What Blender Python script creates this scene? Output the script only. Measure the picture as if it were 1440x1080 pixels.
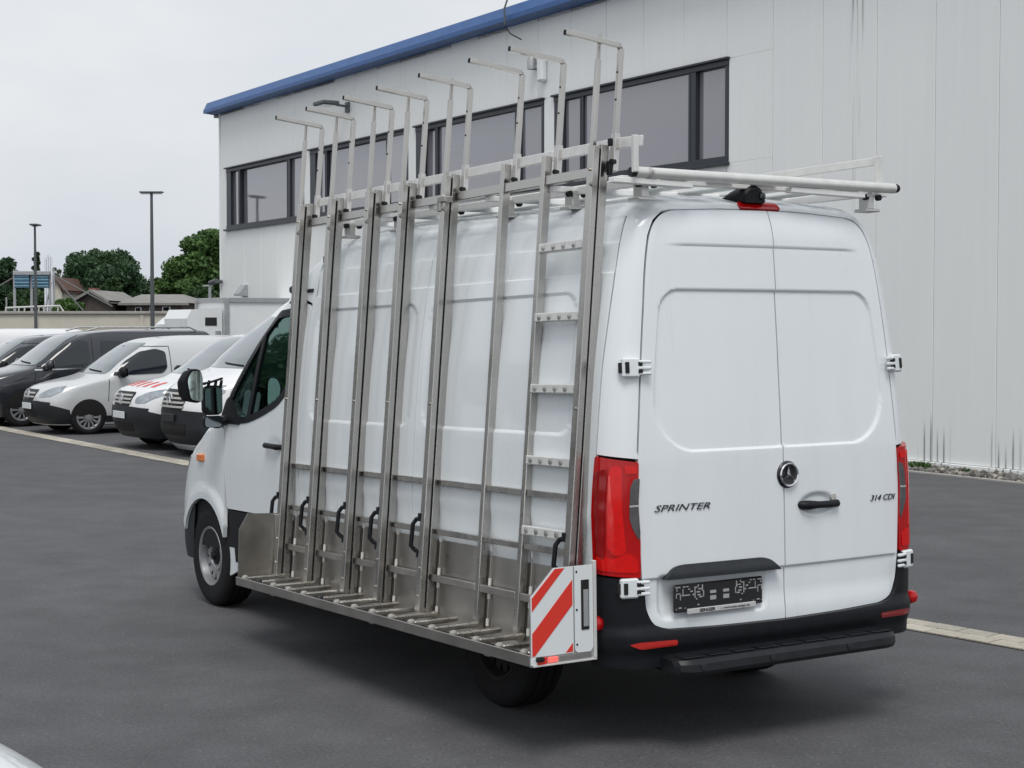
import bpy, bmesh, math, random
import numpy as np
from mathutils import Vector, Matrix

for o in list(bpy.data.objects): bpy.data.objects.remove(o)
scene = bpy.context.scene
COL = scene.collection
random.seed(7); RNG = np.random.default_rng(7)

# ---------------------------------------------------------------- camera
F_PX, HORIZON, CAM_H = 2291.0, 457.0, 2.0
PITCH = math.atan((540 - HORIZON) / F_PX)
cam = bpy.data.objects.new('camera', bpy.data.cameras.new('camera')); COL.objects.link(cam)
cam.location = (0, 0, CAM_H); cam.rotation_euler = (math.pi/2 - PITCH, 0, 0)
cam.data.sensor_width = 36; cam.data.lens = F_PX/1440*36; cam.data.clip_end = 3000; cam.data.clip_start = .05
scene.camera = cam

# ---------------------------------------------------------------- sky, sun, exposure
SUN_EL, SUN_AZ = math.radians(60), math.radians(180)      # azimuth: clockwise from +Y (behind the camera)
world = bpy.data.worlds.new('World'); scene.world = world; world.use_nodes = True
nt = world.node_tree; nt.nodes.clear()
w_out = nt.nodes.new('ShaderNodeOutputWorld'); w_bg = nt.nodes.new('ShaderNodeBackground')
sky = nt.nodes.new('ShaderNodeTexSky'); sky.sky_type = 'NISHITA'; sky.sun_disc = False
sky.sun_elevation = SUN_EL; sky.sun_rotation = SUN_AZ; sky.dust_density = 4; sky.air_density = 1.0
hs = nt.nodes.new('ShaderNodeHueSaturation'); hs.inputs['Saturation'].default_value = .35; hs.inputs['Value'].default_value = .8
tc = nt.nodes.new('ShaderNodeTexCoord')
cn = nt.nodes.new('ShaderNodeTexNoise'); cn.inputs['Scale'].default_value = 2.2; cn.inputs['Detail'].default_value = 5; cn.inputs['Roughness'].default_value = .55
mp = nt.nodes.new('ShaderNodeMapping'); mp.inputs['Scale'].default_value = (1, 1, 2.6)
cr = nt.nodes.new('ShaderNodeValToRGB')
cr.color_ramp.elements[0].position = .32; cr.color_ramp.elements[0].color = (5.45, 5.85, 6.4, 1)
cr.color_ramp.elements[1].position = .68; cr.color_ramp.elements[1].color = (7.1, 7.25, 7.4, 1)
mx = nt.nodes.new('ShaderNodeMixRGB'); mx.inputs[0].default_value = .86
nt.links.new(tc.outputs['Generated'], mp.inputs['Vector']); nt.links.new(mp.outputs[0], cn.inputs['Vector'])
nt.links.new(cn.outputs['Fac'], cr.inputs[0]); nt.links.new(sky.outputs[0], hs.inputs['Color'])
nt.links.new(hs.outputs[0], mx.inputs[1]); nt.links.new(cr.outputs[0], mx.inputs[2])
nt.links.new(mx.outputs[0], w_bg.inputs['Color']); w_bg.inputs['Strength'].default_value = .1
nt.links.new(w_bg.outputs[0], w_out.inputs['Surface'])
sun = bpy.data.objects.new('sun', bpy.data.lights.new('sun', 'SUN')); COL.objects.link(sun)
sun.data.energy = 1.35; sun.data.angle = math.radians(24); sun.data.color = (1, .97, .93)
sd = Vector((math.sin(SUN_AZ)*math.cos(SUN_EL), math.cos(SUN_AZ)*math.cos(SUN_EL), math.sin(SUN_EL)))
sun.rotation_euler = sd.to_track_quat('Z', 'Y').to_euler()
vs = scene.view_settings; vs.view_transform = 'Standard'; vs.look = 'None'; vs.exposure = .36; vs.gamma = 1; vs.use_curve_mapping = False
scene.cycles.max_bounces = 8; scene.cycles.transparent_max_bounces = 12

# ---------------------------------------------------------------- materials
MAT = {}
def mat(name, color=(.5, .5, .5), rough=.5, metal=0, coat=0, noise=0, nscale=20, bump=0, bscale=80, spec=.5, emit=None, stretch=(1, 1, 1), rnoise=0, coords='Object'):
    if name in MAT: return MAT[name]
    m = bpy.data.materials.new(name); m.use_nodes = True; t = m.node_tree
    b = t.nodes['Principled BSDF']
    b.inputs['Base Color'].default_value = (*color, 1); b.inputs['Roughness'].default_value = rough
    b.inputs['Metallic'].default_value = metal; b.inputs['Coat Weight'].default_value = coat; b.inputs['Coat Roughness'].default_value = .04
    b.inputs['Specular IOR Level'].default_value = spec
    if emit: b.inputs['Emission Color'].default_value = (*emit[0], 1); b.inputs['Emission Strength'].default_value = emit[1]
    if noise or bump or rnoise:
        tcn = t.nodes.new('ShaderNodeTexCoord'); mpn = t.nodes.new('ShaderNodeMapping'); mpn.inputs['Scale'].default_value = stretch
        t.links.new(tcn.outputs[coords], mpn.inputs[0])
    if noise or rnoise:
        n = t.nodes.new('ShaderNodeTexNoise'); n.inputs['Scale'].default_value = nscale; n.inputs['Detail'].default_value = 5; n.inputs['Roughness'].default_value = .6
        t.links.new(mpn.outputs[0], n.inputs['Vector'])
    if noise:
        r = t.nodes.new('ShaderNodeValToRGB'); r.color_ramp.elements[0].position = .3; r.color_ramp.elements[1].position = .7
        r.color_ramp.elements[0].color = (*[c*(1-noise) for c in color], 1); r.color_ramp.elements[1].color = (*[min(1, c*(1+noise)) for c in color], 1)
        t.links.new(n.outputs['Fac'], r.inputs[0]); t.links.new(r.outputs[0], b.inputs['Base Color'])
    if rnoise:
        mr = t.nodes.new('ShaderNodeMapRange'); mr.inputs[1].default_value = .3; mr.inputs[2].default_value = .7
        mr.inputs[3].default_value = max(.02, rough-rnoise); mr.inputs[4].default_value = min(1, rough+rnoise)
        t.links.new(n.outputs['Fac'], mr.inputs[0]); t.links.new(mr.outputs[0], b.inputs['Roughness'])
    if bump:
        n2 = t.nodes.new('ShaderNodeTexNoise'); n2.inputs['Scale'].default_value = bscale; n2.inputs['Detail'].default_value = 4
        bp = t.nodes.new('ShaderNodeBump'); bp.inputs['Strength'].default_value = bump; bp.inputs['Distance'].default_value = .01
        t.links.new(mpn.outputs[0], n2.inputs['Vector']); t.links.new(n2.outputs['Fac'], bp.inputs['Height']); t.links.new(bp.outputs[0], b.inputs['Normal'])
    MAT[name] = m; return m

def glass_mat(name, tint, gloss=.12, rough=.02, gcol=(.95, .97, 1)):
    m = bpy.data.materials.new(name); m.use_nodes = True; t = m.node_tree; t.nodes.remove(t.nodes['Principled BSDF'])
    out = t.nodes['Material Output']; tr = t.nodes.new('ShaderNodeBsdfTransparent'); tr.inputs[0].default_value = (*tint, 1)
    gl = t.nodes.new('ShaderNodeBsdfGlossy'); gl.inputs['Roughness'].default_value = rough; gl.inputs['Color'].default_value = (*gcol, 1)
    fr = t.nodes.new('ShaderNodeFresnel'); fr.inputs[0].default_value = 1.5
    ad = t.nodes.new('ShaderNodeMath'); ad.operation = 'MULTIPLY_ADD'; ad.inputs[1].default_value = 1.4; ad.inputs[2].default_value = gloss; ad.use_clamp = True
    mxs = t.nodes.new('ShaderNodeMixShader'); t.links.new(fr.outputs[0], ad.inputs[0]); t.links.new(ad.outputs[0], mxs.inputs[0])
    t.links.new(tr.outputs[0], mxs.inputs[1]); t.links.new(gl.outputs[0], mxs.inputs[2]); t.links.new(mxs.outputs[0], out.inputs[0])
    MAT[name] = m; return m

mat('van_white', (.745, .785, .81), .30, coat=.6, noise=.022, nscale=2.2, rnoise=.04, stretch=(2.5, 2.5, .35))
mat('fridge_white', (.78, .80, .81), .45, noise=.03, nscale=4)
mat('paint_white', (.76, .77, .78), .25, coat=.7)
mat('paint_silver', (.62, .635, .64), .3, coat=.7, metal=.15)
mat('paint_black', (.022, .025, .032), .22, coat=.9)
mat('paint_grey', (.06, .07, .085), .25, coat=.9)
mat('plastic_black', (.009, .010, .0125), .45, noise=.2, nscale=30, bump=.08, bscale=300, spec=.22)
mat('plastic_step', (.011, .0125, .015), .4, noise=.3, nscale=12, spec=.28)
mat('rim_shaded', (.014, .013, .012), .9, noise=.3, nscale=14)  # rear rims: deep shade under the van put into the colour
mat('plastic_grey', (.022, .025, .029), .5, spec=.3, noise=.15, nscale=20)
mat('plastic_light', (.45, .44, .42), .5)
mat('rubber', (.013, .013, .014), .8, spec=.25, noise=.25, nscale=40, bump=.2, bscale=120)
mat('gap_dark', (.012, .013, .015), .8)
mat('cavity', (.01, .01, .011), .9)
mat('seat_fabric', (.03, .03, .033), .9, noise=.3, nscale=60)
mat('steel_rim', (.36, .37, .38), .42, metal=.7, noise=.12, nscale=25)
mat('chrome', (.75, .76, .78), .12, metal=1)
mat('mirror', (.55, .68, .66), .03, metal=1)
mat('mirror_dark', (.25, .28, .30), .05, metal=1)
mat('stainless', (.50, .485, .46), .27, metal=1, noise=.12, nscale=9, stretch=(1, 1, .35), rnoise=.1, bump=.05, bscale=120)
mat('stainless_dull', (.46, .44, .41), .36, metal=1, noise=.09, nscale=3, rnoise=.12, bump=.08, bscale=60)
mat('rack_white', (.80, .80, .785), .5, noise=.05, nscale=12)
mat('aluminium', (.62, .61, .59), .36, metal=.9, noise=.1, nscale=12, rnoise=.1)
mat('aluminium_cream', (.70, .70, .68), .42, metal=.35, noise=.08, nscale=14)
mat('lens_bright', (.64, .006, .005), .12, coat=.35, spec=.3, noise=.1, nscale=30)
mat('lens_deep', (.26, .002, .003), .15, coat=.4, spec=.3)
mat('lens_red', (.42, .0025, .0035), .15, coat=.45, noise=.08, nscale=4, spec=.3)
mat('lens_dark_red', (.22, .012, .014), .12, coat=1)
mat('lens_clear', (.085, .082, .085), .1, coat=1, noise=.3, nscale=18)
mat('reflector_red', (.50, .02, .015), .2, coat=.8)
mat('lens_amber', (.75, .2, .03), .2, coat=.8)
mat('lamp_glow', (.9, .15, .12), .3, emit=((1, .12, .1), .5))
mat('headlamp', (.36, .39, .42), .08, metal=.6, coat=1, noise=.3, nscale=9)
mat('sign_white', (.70, .74, .75), .45)
mat('sign_red', (.68, .035, .02), .4)
mat('print_white', (.34, .34, .34), .6)
mat('strip_white', (.5, .5, .5), .6)
mat('letter_dark', (.05, .055, .06), .3, metal=.4)
mat('plate_black', (.014, .014, .015), .35)
mat('window_dark', (.012, .016, .02), .04, spec=.6, coat=.3)
mat('screen_glass', (.10, .13, .14), .04, spec=.9, coat=1)
mat('frame_anthracite', (.022, .027, .038), .4)
mat('fascia_blue', (.008, .083, .275), .38, noise=.14, nscale=3, stretch=(1, 1, 3))
mat('joint_grey', (.20, .21, .215), .8)
mat('concrete', (.36, .35, .33), .9, noise=.12, nscale=6, bump=.2, bscale=40)
mat('cream_wall', (.56, .53, .46), .85, noise=.08, nscale=2)
mat('knob', (.30, .29, .27), .5)
mat('paver', (.40, .37, .31), .9, noise=.14, nscale=14, bump=.3, bscale=90)
mat('paver_pale', (.46, .43, .37), .9, noise=.12, nscale=14, bump=.3, bscale=90)
mat('paver_worn', (.34, .32, .275), .9, noise=.16, nscale=14, bump=.3, bscale=90)
mat('stone_a', (.17, .165, .155), .9, noise=.3, nscale=30)
mat('soil', (.075, .07, .06), .95, noise=.4, nscale=30, bump=.6, bscale=50)
mat('galvanised', (.42, .43, .44), .5, metal=.6, noise=.1, nscale=5)
mat('pole_dark', (.085, .095, .10), .5)
mat('roof_tile', (.12, .066, .05), .8, noise=.2, nscale=6)
mat('roof_grey', (.23, .225, .21), .85, noise=.15, nscale=2)
mat('brick_dark', (.075, .062, .055), .85, noise=.25, nscale=5)
mat('brick_red', (.22, .09, .065), .85, noise=.25, nscale=8)
mat('louvre_blue', (.16, .30, .40), .4, noise=.15, nscale=3)
mat('louvre_navy', (.03, .06, .12), .5)
mat('bark', (.07, .055, .042), .95, noise=.3, nscale=8)
mat('wire', (.16, .16, .16), .6)
glass_mat('cab_glass', (.50, .82, .72), .10, gcol=(.62, .92, .82))
glass_mat('cab_glass_clear', (.62, .80, .76), .06)

def leaf_mat(name, c1, c2):
    m = bpy.data.materials.new(name); m.use_nodes = True; t = m.node_tree; b = t.nodes['Principled BSDF']
    g = t.nodes.new('ShaderNodeNewGeometry'); r = t.nodes.new('ShaderNodeValToRGB')
    r.color_ramp.elements[0].color = (*c1, 1); r.color_ramp.elements[1].color = (*c2, 1)
    t.links.new(g.outputs['Random Per Island'], r.inputs[0]); t.links.new(r.outputs[0], b.inputs['Base Color'])
    b.inputs['Roughness'].default_value = .6
    tl = t.nodes.new('ShaderNodeBsdfTranslucent'); t.links.new(r.outputs[0], tl.inputs[0])
    ms = t.nodes.new('ShaderNodeMixShader'); ms.inputs[0].default_value = .25
    t.links.new(b.outputs[0], ms.inputs[1]); t.links.new(tl.outputs[0], ms.inputs[2]); t.links.new(ms.outputs[0], t.nodes['Material Output'].inputs[0])
    MAT[name] = m
leaf_mat('leaf_dark', (.022, .056, .024), (.062, .128, .052))
leaf_mat('leaf_green', (.042, .098, .022), (.10, .19, .045))
leaf_mat('leaf_mid', (.028, .068, .024), (.07, .135, .045))
leaf_mat('leaf_olive', (.045, .06, .025), (.10, .11, .05))
leaf_mat('leaf_pale', (.09, .12, .07), (.18, .21, .14))
leaf_mat('leaf_weed', (.04, .09, .02), (.09, .16, .05))

def asphalt():
    m = bpy.data.materials.new('asphalt'); m.use_nodes = True; t = m.node_tree; b = t.nodes['Principled BSDF']
    tcn = t.nodes.new('ShaderNodeTexCoord')
    def noise(scale, detail, rough=.6):
        n = t.nodes.new('ShaderNodeTexNoise'); n.inputs['Scale'].default_value = scale; n.inputs['Detail'].default_value = detail; n.inputs['Roughness'].default_value = rough
        t.links.new(tcn.outputs['Object'], n.inputs['Vector']); return n
    big, mid, fine = noise(.22, 4), noise(2.2, 5), noise(55, 3)
    vor = t.nodes.new('ShaderNodeTexVoronoi'); vor.inputs['Scale'].default_value = 75; t.links.new(tcn.outputs['Object'], vor.inputs['Vector'])
    r1 = t.nodes.new('ShaderNodeValToRGB'); e = r1.color_ramp.elements
    e[0].position = .3; e[0].color = (.074, .075, .080, 1); e[1].position = .72; e[1].color = (.110, .110, .115, 1)
    t.links.new(big.outputs['Fac'], r1.inputs[0])
    r2 = t.nodes.new('ShaderNodeValToRGB'); e = r2.color_ramp.elements
    e[0].position = .3; e[0].color = (.82, .82, .82, 1); e[1].position = .7; e[1].color = (1.13, 1.13, 1.13, 1); t.links.new(mid.outputs['Fac'], r2.inputs[0])
    r3 = t.nodes.new('ShaderNodeValToRGB'); e = r3.color_ramp.elements
    e[0].position = .30; e[0].color = (.74, .74, .745, 1); e[1].position = .7; e[1].color = (1.25, 1.25, 1.25, 1); t.links.new(fine.outputs['Fac'], r3.inputs[0])
    r4 = t.nodes.new('ShaderNodeValToRGB'); e = r4.color_ramp.elements       # pale chippings
    e[0].position = .82; e[0].color = (1, 1, 1, 1); e[1].position = .97; e[1].color = (1.55, 1.55, 1.52, 1); t.links.new(vor.outputs['Color'], r4.inputs[0])
    def mul(a, c):
        x = t.nodes.new('ShaderNodeMixRGB'); x.blend_type = 'MULTIPLY'; x.inputs[0].default_value = 1; t.links.new(a, x.inputs[1]); t.links.new(c, x.inputs[2]); return x.outputs[0]
    c = mul(mul(mul(r1.outputs[0], r2.outputs[0]), r3.outputs[0]), r4.outputs[0])
    t.links.new(c, b.inputs['Base Color']); b.inputs['Roughness'].default_value = .82; b.inputs['Specular IOR Level'].default_value = .35
    bp = t.nodes.new('ShaderNodeBump'); bp.inputs['Strength'].default_value = .35; bp.inputs['Distance'].default_value = .006
    t.links.new(fine.outputs['Fac'], bp.inputs['Height']); t.links.new(bp.outputs[0], b.inputs['Normal'])
    MAT['asphalt'] = m
asphalt()

WALL_A = Vector((6.18763, 22.09186, 0)); WALL_D = Vector((-.521186, .853443, 0))
def wall_panel_mat():
    m = bpy.data.materials.new('wall_panel'); m.use_nodes = True; t = m.node_tree; b = t.nodes['Principled BSDF']
    g = t.nodes.new('ShaderNodeNewGeometry'); sub = t.nodes.new('ShaderNodeVectorMath'); sub.operation = 'SUBTRACT'; sub.inputs[1].default_value = WALL_A
    t.links.new(g.outputs['Position'], sub.inputs[0])
    dot = t.nodes.new('ShaderNodeVectorMath'); dot.operation = 'DOT_PRODUCT'; dot.inputs[1].default_value = WALL_D; t.links.new(sub.outputs[0], dot.inputs[0])
    sep = t.nodes.new('ShaderNodeSeparateXYZ'); t.links.new(sub.outputs[0], sep.inputs[0])
    A, Z = dot.outputs['Value'], sep.outputs['Z']
    def M(op, a, c=None, d=None, clamp=False):
        x = t.nodes.new('ShaderNodeMath'); x.operation = op; x.use_clamp = clamp
        for i, v in enumerate((a, c, d)):
            if v is None: continue
            if isinstance(v, (int, float)): x.inputs[i].default_value = v
            else: t.links.new(v, x.inputs[i])
        return x.outputs[0]
    def tex(sa, sz, scale, detail=4, off=0):
        cb = t.nodes.new('ShaderNodeCombineXYZ'); t.links.new(M('MULTIPLY', A, sa), cb.inputs[0]); t.links.new(M('MULTIPLY', Z, sz), cb.inputs[1]); cb.inputs[2].default_value = off
        n = t.nodes.new('ShaderNodeTexNoise'); n.inputs['Scale'].default_value = scale; n.inputs['Detail'].default_value = detail; t.links.new(cb.outputs[0], n.inputs['Vector']); return n.outputs['Fac']
    def sstep(v, lo, hi):
        x = t.nodes.new('ShaderNodeMapRange'); x.interpolation_type = 'SMOOTHSTEP'; x.inputs[1].default_value = lo; x.inputs[2].default_value = hi; t.links.new(v, x.inputs[0]); return x.outputs[0]
    streak = tex(6, .16, 1.6, 5); soft = tex(1.1, .5, 1, 3, 3.3); fine = tex(14, .12, 2.0, 3, 9)
    # algae runs at the foot of the wall: one run every ~0.12 m in groups, ragged height
    runs = M('POWER', M('ABSOLUTE', M('SINE', M('MULTIPLY', A, 3.14159/.122))), 14)
    runs = M('MULTIPLY', runs, sstep(fine, .30, .50))
    h = M('MULTIPLY', tex(5, 0, 1.7, 4, 5), 1.15)
    g1 = M('SUBTRACT', 1, sstep(M('ABSOLUTE', M('SUBTRACT', A, .60)), .20, .32)); g2 = M('SUBTRACT', 1, sstep(M('ABSOLUTE', M('ADD', A, .90)), .36, .50))
    low = M('MULTIPLY', sstep(M('SUBTRACT', h, Z), -.06, .34), M('MAXIMUM', M('MAXIMUM', g1, g2), sstep(tex(.75, 0, 1.0, 2, 1.0), .52, .60)))
    algae = M('MULTIPLY', runs, low, clamp=True)
    # one long dark run under the roof edge
    d1 = M('ABSOLUTE', M('SUBTRACT', A, 2.2)); near = M('SUBTRACT', 1, sstep(d1, .02, .22))
    topr = M('MULTIPLY', M('MULTIPLY', near, sstep(tex(22, .55, 1.0, 5, 2), .46, .60)), sstep(M('ADD', Z, M('MULTIPLY', streak, 2.2)), 7.15, 7.9))
    topr2 = M('MULTIPLY', M('MULTIPLY', near, sstep(tex(22, .35, 1.0, 5, 4), .54, .64)), M('MULTIPLY', sstep(Z, 3.2, 4.5), .30))
    dark = M('MAXIMUM', algae, M('MAXIMUM', topr, topr2), clamp=True)
    r = t.nodes.new('ShaderNodeValToRGB'); e = r.color_ramp.elements
    e[0].position = .28; e[0].color = (.79, .81, .805, 1); e[1].position = .7; e[1].color = (.84, .855, .845, 1)
    t.links.new(M('ADD', M('MULTIPLY', streak, .55), M('MULTIPLY', soft, .45)), r.inputs[0])
    x = t.nodes.new('ShaderNodeMixRGB'); t.links.new(M('MULTIPLY', dark, .82), x.inputs[0]); t.links.new(r.outputs[0], x.inputs[1]); x.inputs[2].default_value = (.055, .065, .055, 1)
    t.links.new(x.outputs[0], b.inputs['Base Color']); b.inputs['Roughness'].default_value = .5
    MAT['wall_panel'] = m
wall_panel_mat()
def window_pane_mat():
    m = bpy.data.materials.new('facade_glass'); m.use_nodes = True; t = m.node_tree; b = t.nodes['Principled BSDF']
    b.inputs['Base Color'].default_value = (.25, .24, .285, 1); b.inputs['Roughness'].default_value = .06; b.inputs['Specular IOR Level'].default_value = .8
    b.inputs['Coat Weight'].default_value = 1; b.inputs['Coat IOR'].default_value = 1.8
    oi = t.nodes.new('ShaderNodeObjectInfo'); rp = t.nodes.new('ShaderNodeValToRGB'); rp.color_ramp.elements[0].color = (.13, .128, .155, 1); rp.color_ramp.elements[1].color = (.25, .24, .275, 1); t.links.new(oi.outputs['Random'], rp.inputs[0]); t.links.new(rp.outputs[0], b.inputs['Base Color'])
    n = t.nodes.new('ShaderNodeTexNoise'); n.inputs['Scale'].default_value = .7; tcn = t.nodes.new('ShaderNodeTexCoord'); t.links.new(tcn.outputs['Object'], n.inputs['Vector'])
    bp = t.nodes.new('ShaderNodeBump'); bp.inputs['Strength'].default_value = .05; bp.inputs['Distance'].default_value = .05; t.links.new(n.outputs['Fac'], bp.inputs['Height']); t.links.new(bp.outputs[0], b.inputs['Coat Normal'])
    MAT['facade_glass'] = m
window_pane_mat()

# ---------------------------------------------------------------- mesh helpers
def link(name, me, material=None, parent=None, sharp=.6):
    if material is not None and not me.materials: me.materials.append(MAT[material] if isinstance(material, str) else material)
    if sharp is not None and len(me.polygons):
        me.polygons.foreach_set('use_smooth', [True]*len(me.polygons)); me.set_sharp_from_angle(angle=sharp)
    o = bpy.data.objects.new(name, me); COL.objects.link(o)
    if parent is not None: o.parent = parent
    return o
def tag(o, label=None, cat=None, group=None, kind=None):
    for k, v in (('label', label), ('category', cat), ('group', group), ('kind', kind)):
        if v: o[k] = v
    return o
def empty(name, loc=(0, 0, 0), rz=0):
    o = bpy.data.objects.new(name, None); COL.objects.link(o); o.location = loc; o.rotation_euler = (0, 0, rz); o.empty_display_size = .2; return o
def copy_tree(o, parent=None):
    c = o.copy(); COL.objects.link(c); c.parent = parent
    for ch in list(o.children): copy_tree(ch, c)
    return c

class MB:
    """collects polygons for one mesh"""
    def __init__(s): s.v = []; s.f = []
    def add(s, vs, fs):
        n = len(s.v); s.v.extend([tuple(map(float, p)) for p in vs]); s.f.extend([tuple(i+n for i in f) for f in fs]); return s
    def box(s, lo, hi, c=0, M=None):
        p = np.array(lo, float); q = np.array(hi, float); lo = np.minimum(p, q); hi = np.maximum(p, q)
        return s.cbox((lo+hi)/2, (hi-lo)/2, c, M)
    def cbox(s, ctr, half, c=0, M=None):
        """box with chamfered edges; M a 3x3 orientation"""
        ctr = np.array(ctr, float); h = np.array(half, float); c = min(c, .49*2*min(h))
        R = np.eye(3) if M is None else np.array(M, float)
        if c <= 0:
            vs = [np.array([x, y, z])*h for x in (-1, 1) for y in (-1, 1) for z in (-1, 1)]
            fs = [(0, 1, 3, 2), (4, 6, 7, 5), (0, 4, 5, 1), (2, 3, 7, 6), (0, 2, 6, 4), (1, 5, 7, 3)]
            return s.add([ctr+R@v for v in vs], fs)
        idx = {}; vs = []
        for x in (-1, 1):
            for y in (-1, 1):
                for z in (-1, 1):
                    sg = np.array([x, y, z])
                    for ax in range(3):
                        p = sg*(h-c); p[ax] = sg[ax]*h[ax]; idx[(x, y, z, ax)] = len(vs); vs.append(p)
        fs = []
        for ax in range(3):
            a, b = (ax+1) % 3, (ax+2) % 3
            for sg in (-1, 1):
                q = []
                for sa, sb in ((-1, -1), (1, -1), (1, 1), (-1, 1)):
                    k = [0, 0, 0]; k[ax] = sg; k[a] = sa; k[b] = sb; q.append(idx[(*k, ax)])
                fs.append(tuple(q if sg > 0 else q[::-1]))
            for sa in (-1, 1):
                for sb in (-1, 1):
                    k0 = [0, 0, 0]; k1 = [0, 0, 0]; k0[a] = k1[a] = sa; k0[b] = k1[b] = sb; k0[ax] = -1; k1[ax] = 1
                    q = (idx[(*k0, a)], idx[(*k1, a)], idx[(*k1, b)], idx[(*k0, b)])
                    fs.append(q if sa*sb < 0 else q[::-1])
        for x in (-1, 1):
            for y in (-1, 1):
                for z in (-1, 1):
                    q = tuple(idx[(x, y, z, k)] for k in range(3)); fs.append(q if x*y*z > 0 else q[::-1])
        return s.add([ctr+R@v for v in vs], fs)
    def bar(s, p, q, w, h, c=.002, up=(0, 0, 1)):
        """rectangular bar from p to q; w across, h along 'up'"""
        p = np.array(p, float); q = np.array(q, float); d = q-p; L = np.linalg.norm(d); d /= L
        up = np.array(up, float); a = np.cross(up, d); a /= np.linalg.norm(a); b = np.cross(d, a)
        return s.cbox((p+q)/2, (L/2, w/2, h/2), c, np.stack([d, a, b], 1))
    def tube(s, pts, r, n=10, cap=True, closed=False):
        P = [np.array(p, float) for p in pts]; rs = r if hasattr(r, '__len__') else [r]*len(P)
        rings = []; prev = None
        for i, p in enumerate(P):
            t = (P[min(i+1, len(P)-1)]-P[max(i-1, 0)]); t /= np.linalg.norm(t)
            ref = prev if prev is not None else (np.array([0, 0, 1.]) if abs(t[2]) < .9 else np.array([1., 0, 0]))
            a = ref-t*(ref@t); a /= np.linalg.norm(a); prev = a; b = np.cross(t, a)
            rings.append([p+rs[i]*(math.cos(k*2*math.pi/n)*a+math.sin(k*2*math.pi/n)*b) for k in range(n)])
        vs = [v for rg in rings for v in rg]; fs = []
        for i in range(len(P)-1):
            for k in range(n): fs.append((i*n+k, i*n+(k+1) % n, (i+1)*n+(k+1) % n, (i+1)*n+k))
        if cap: fs.append(tuple(range(n))[::-1]); fs.append(tuple((len(P)-1)*n+k for k in range(n)))
        return s.add(vs, fs)
    def lathe(s, prof, axis='x', ctr=(0, 0, 0), n=40):
        """prof: (radius, offset along axis)"""
        vs = []
        for r, x in prof:
            for k in range(n):
                a = 2*math.pi*k/n; c, d = r*math.cos(a), r*math.sin(a)
                vs.append({'x': (x, c, d), 'y': (d, x, c), 'z': (c, d, x)}[axis])
        vs = [tuple(np.array(v)+np.array(ctr)) for v in vs]; fs = []
        for i in range(len(prof)-1):
            for k in range(n): fs.append((i*n+k, i*n+(k+1) % n, (i+1)*n+(k+1) % n, (i+1)*n+k))
        return s.add(vs, fs)
    def prism(s, poly, ext, fn):
        """poly: list of 2d points (ccw); fn(a,b,t)->3d; extruded from t=0 to t=ext"""
        n = len(poly); vs = [fn(a, b, 0) for a, b in poly]+[fn(a, b, ext) for a, b in poly]
        fs = [tuple(range(n))[::-1], tuple(range(n, 2*n))]+[(i, (i+1) % n, n+(i+1) % n, n+i) for i in range(n)]
        return s.add(vs, fs)
    def mesh(s, name):
        me = bpy.data.meshes.new(name); me.from_pydata(s.v, [], s.f); me.update(); return me
    def build(s, name, material, parent=None, sharp=.6): return link(name, s.mesh(name), material, parent, sharp)

def text_mesh(name, body, size, extrude, shear=0, wide=1, bold=0):
    cu = bpy.data.curves.new(name, 'FONT'); cu.body = body; cu.size = size; cu.extrude = extrude; cu.shear = shear; cu.offset = bold
    cu.align_x = 'CENTER'; cu.align_y = 'CENTER'; cu.resolution_u = 3
    o = bpy.data.objects.new(name, cu); COL.objects.link(o)
    me = bpy.data.meshes.new_from_object(o.evaluated_get(bpy.context.evaluated_depsgraph_get())); bpy.data.objects.remove(o)
    me.name = name
    for v in me.vertices: v.co.x *= wide
    return me

# ---------------------------------------------------------------- vehicle body surfaces (stacked plan curves)
def pchip(xs, ys):
    x = np.asarray(xs, float); y = np.asarray(ys, float); h = np.diff(x); d = np.diff(y)/h; m = np.zeros_like(x)
    for i in range(1, len(x)-1):
        if d[i-1]*d[i] > 0:
            w1 = 2*h[i]+h[i-1]; w2 = h[i]+2*h[i-1]; m[i] = (w1+w2)/(w1/d[i-1]+w2/d[i])
    m[0] = d[0]; m[-1] = d[-1]
    def f(t):
        t = np.clip(np.asarray(t, float), x[0], x[-1]); i = np.clip(np.searchsorted(x, t)-1, 0, len(h)-1)
        s = (t-x[i])/h[i]; s2 = s*s; s3 = s2*s
        return (2*s3-3*s2+1)*y[i]+(s3-2*s2+s)*h[i]*m[i]+(-2*s3+3*s2)*y[i+1]+(s3-s2)*h[i]*m[i+1]
    return f
def smooth(x, a, b):
    t = np.clip((np.asarray(x, float)-a)/(b-a), 0, 1); return t*t*(3-2*t)

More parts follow.
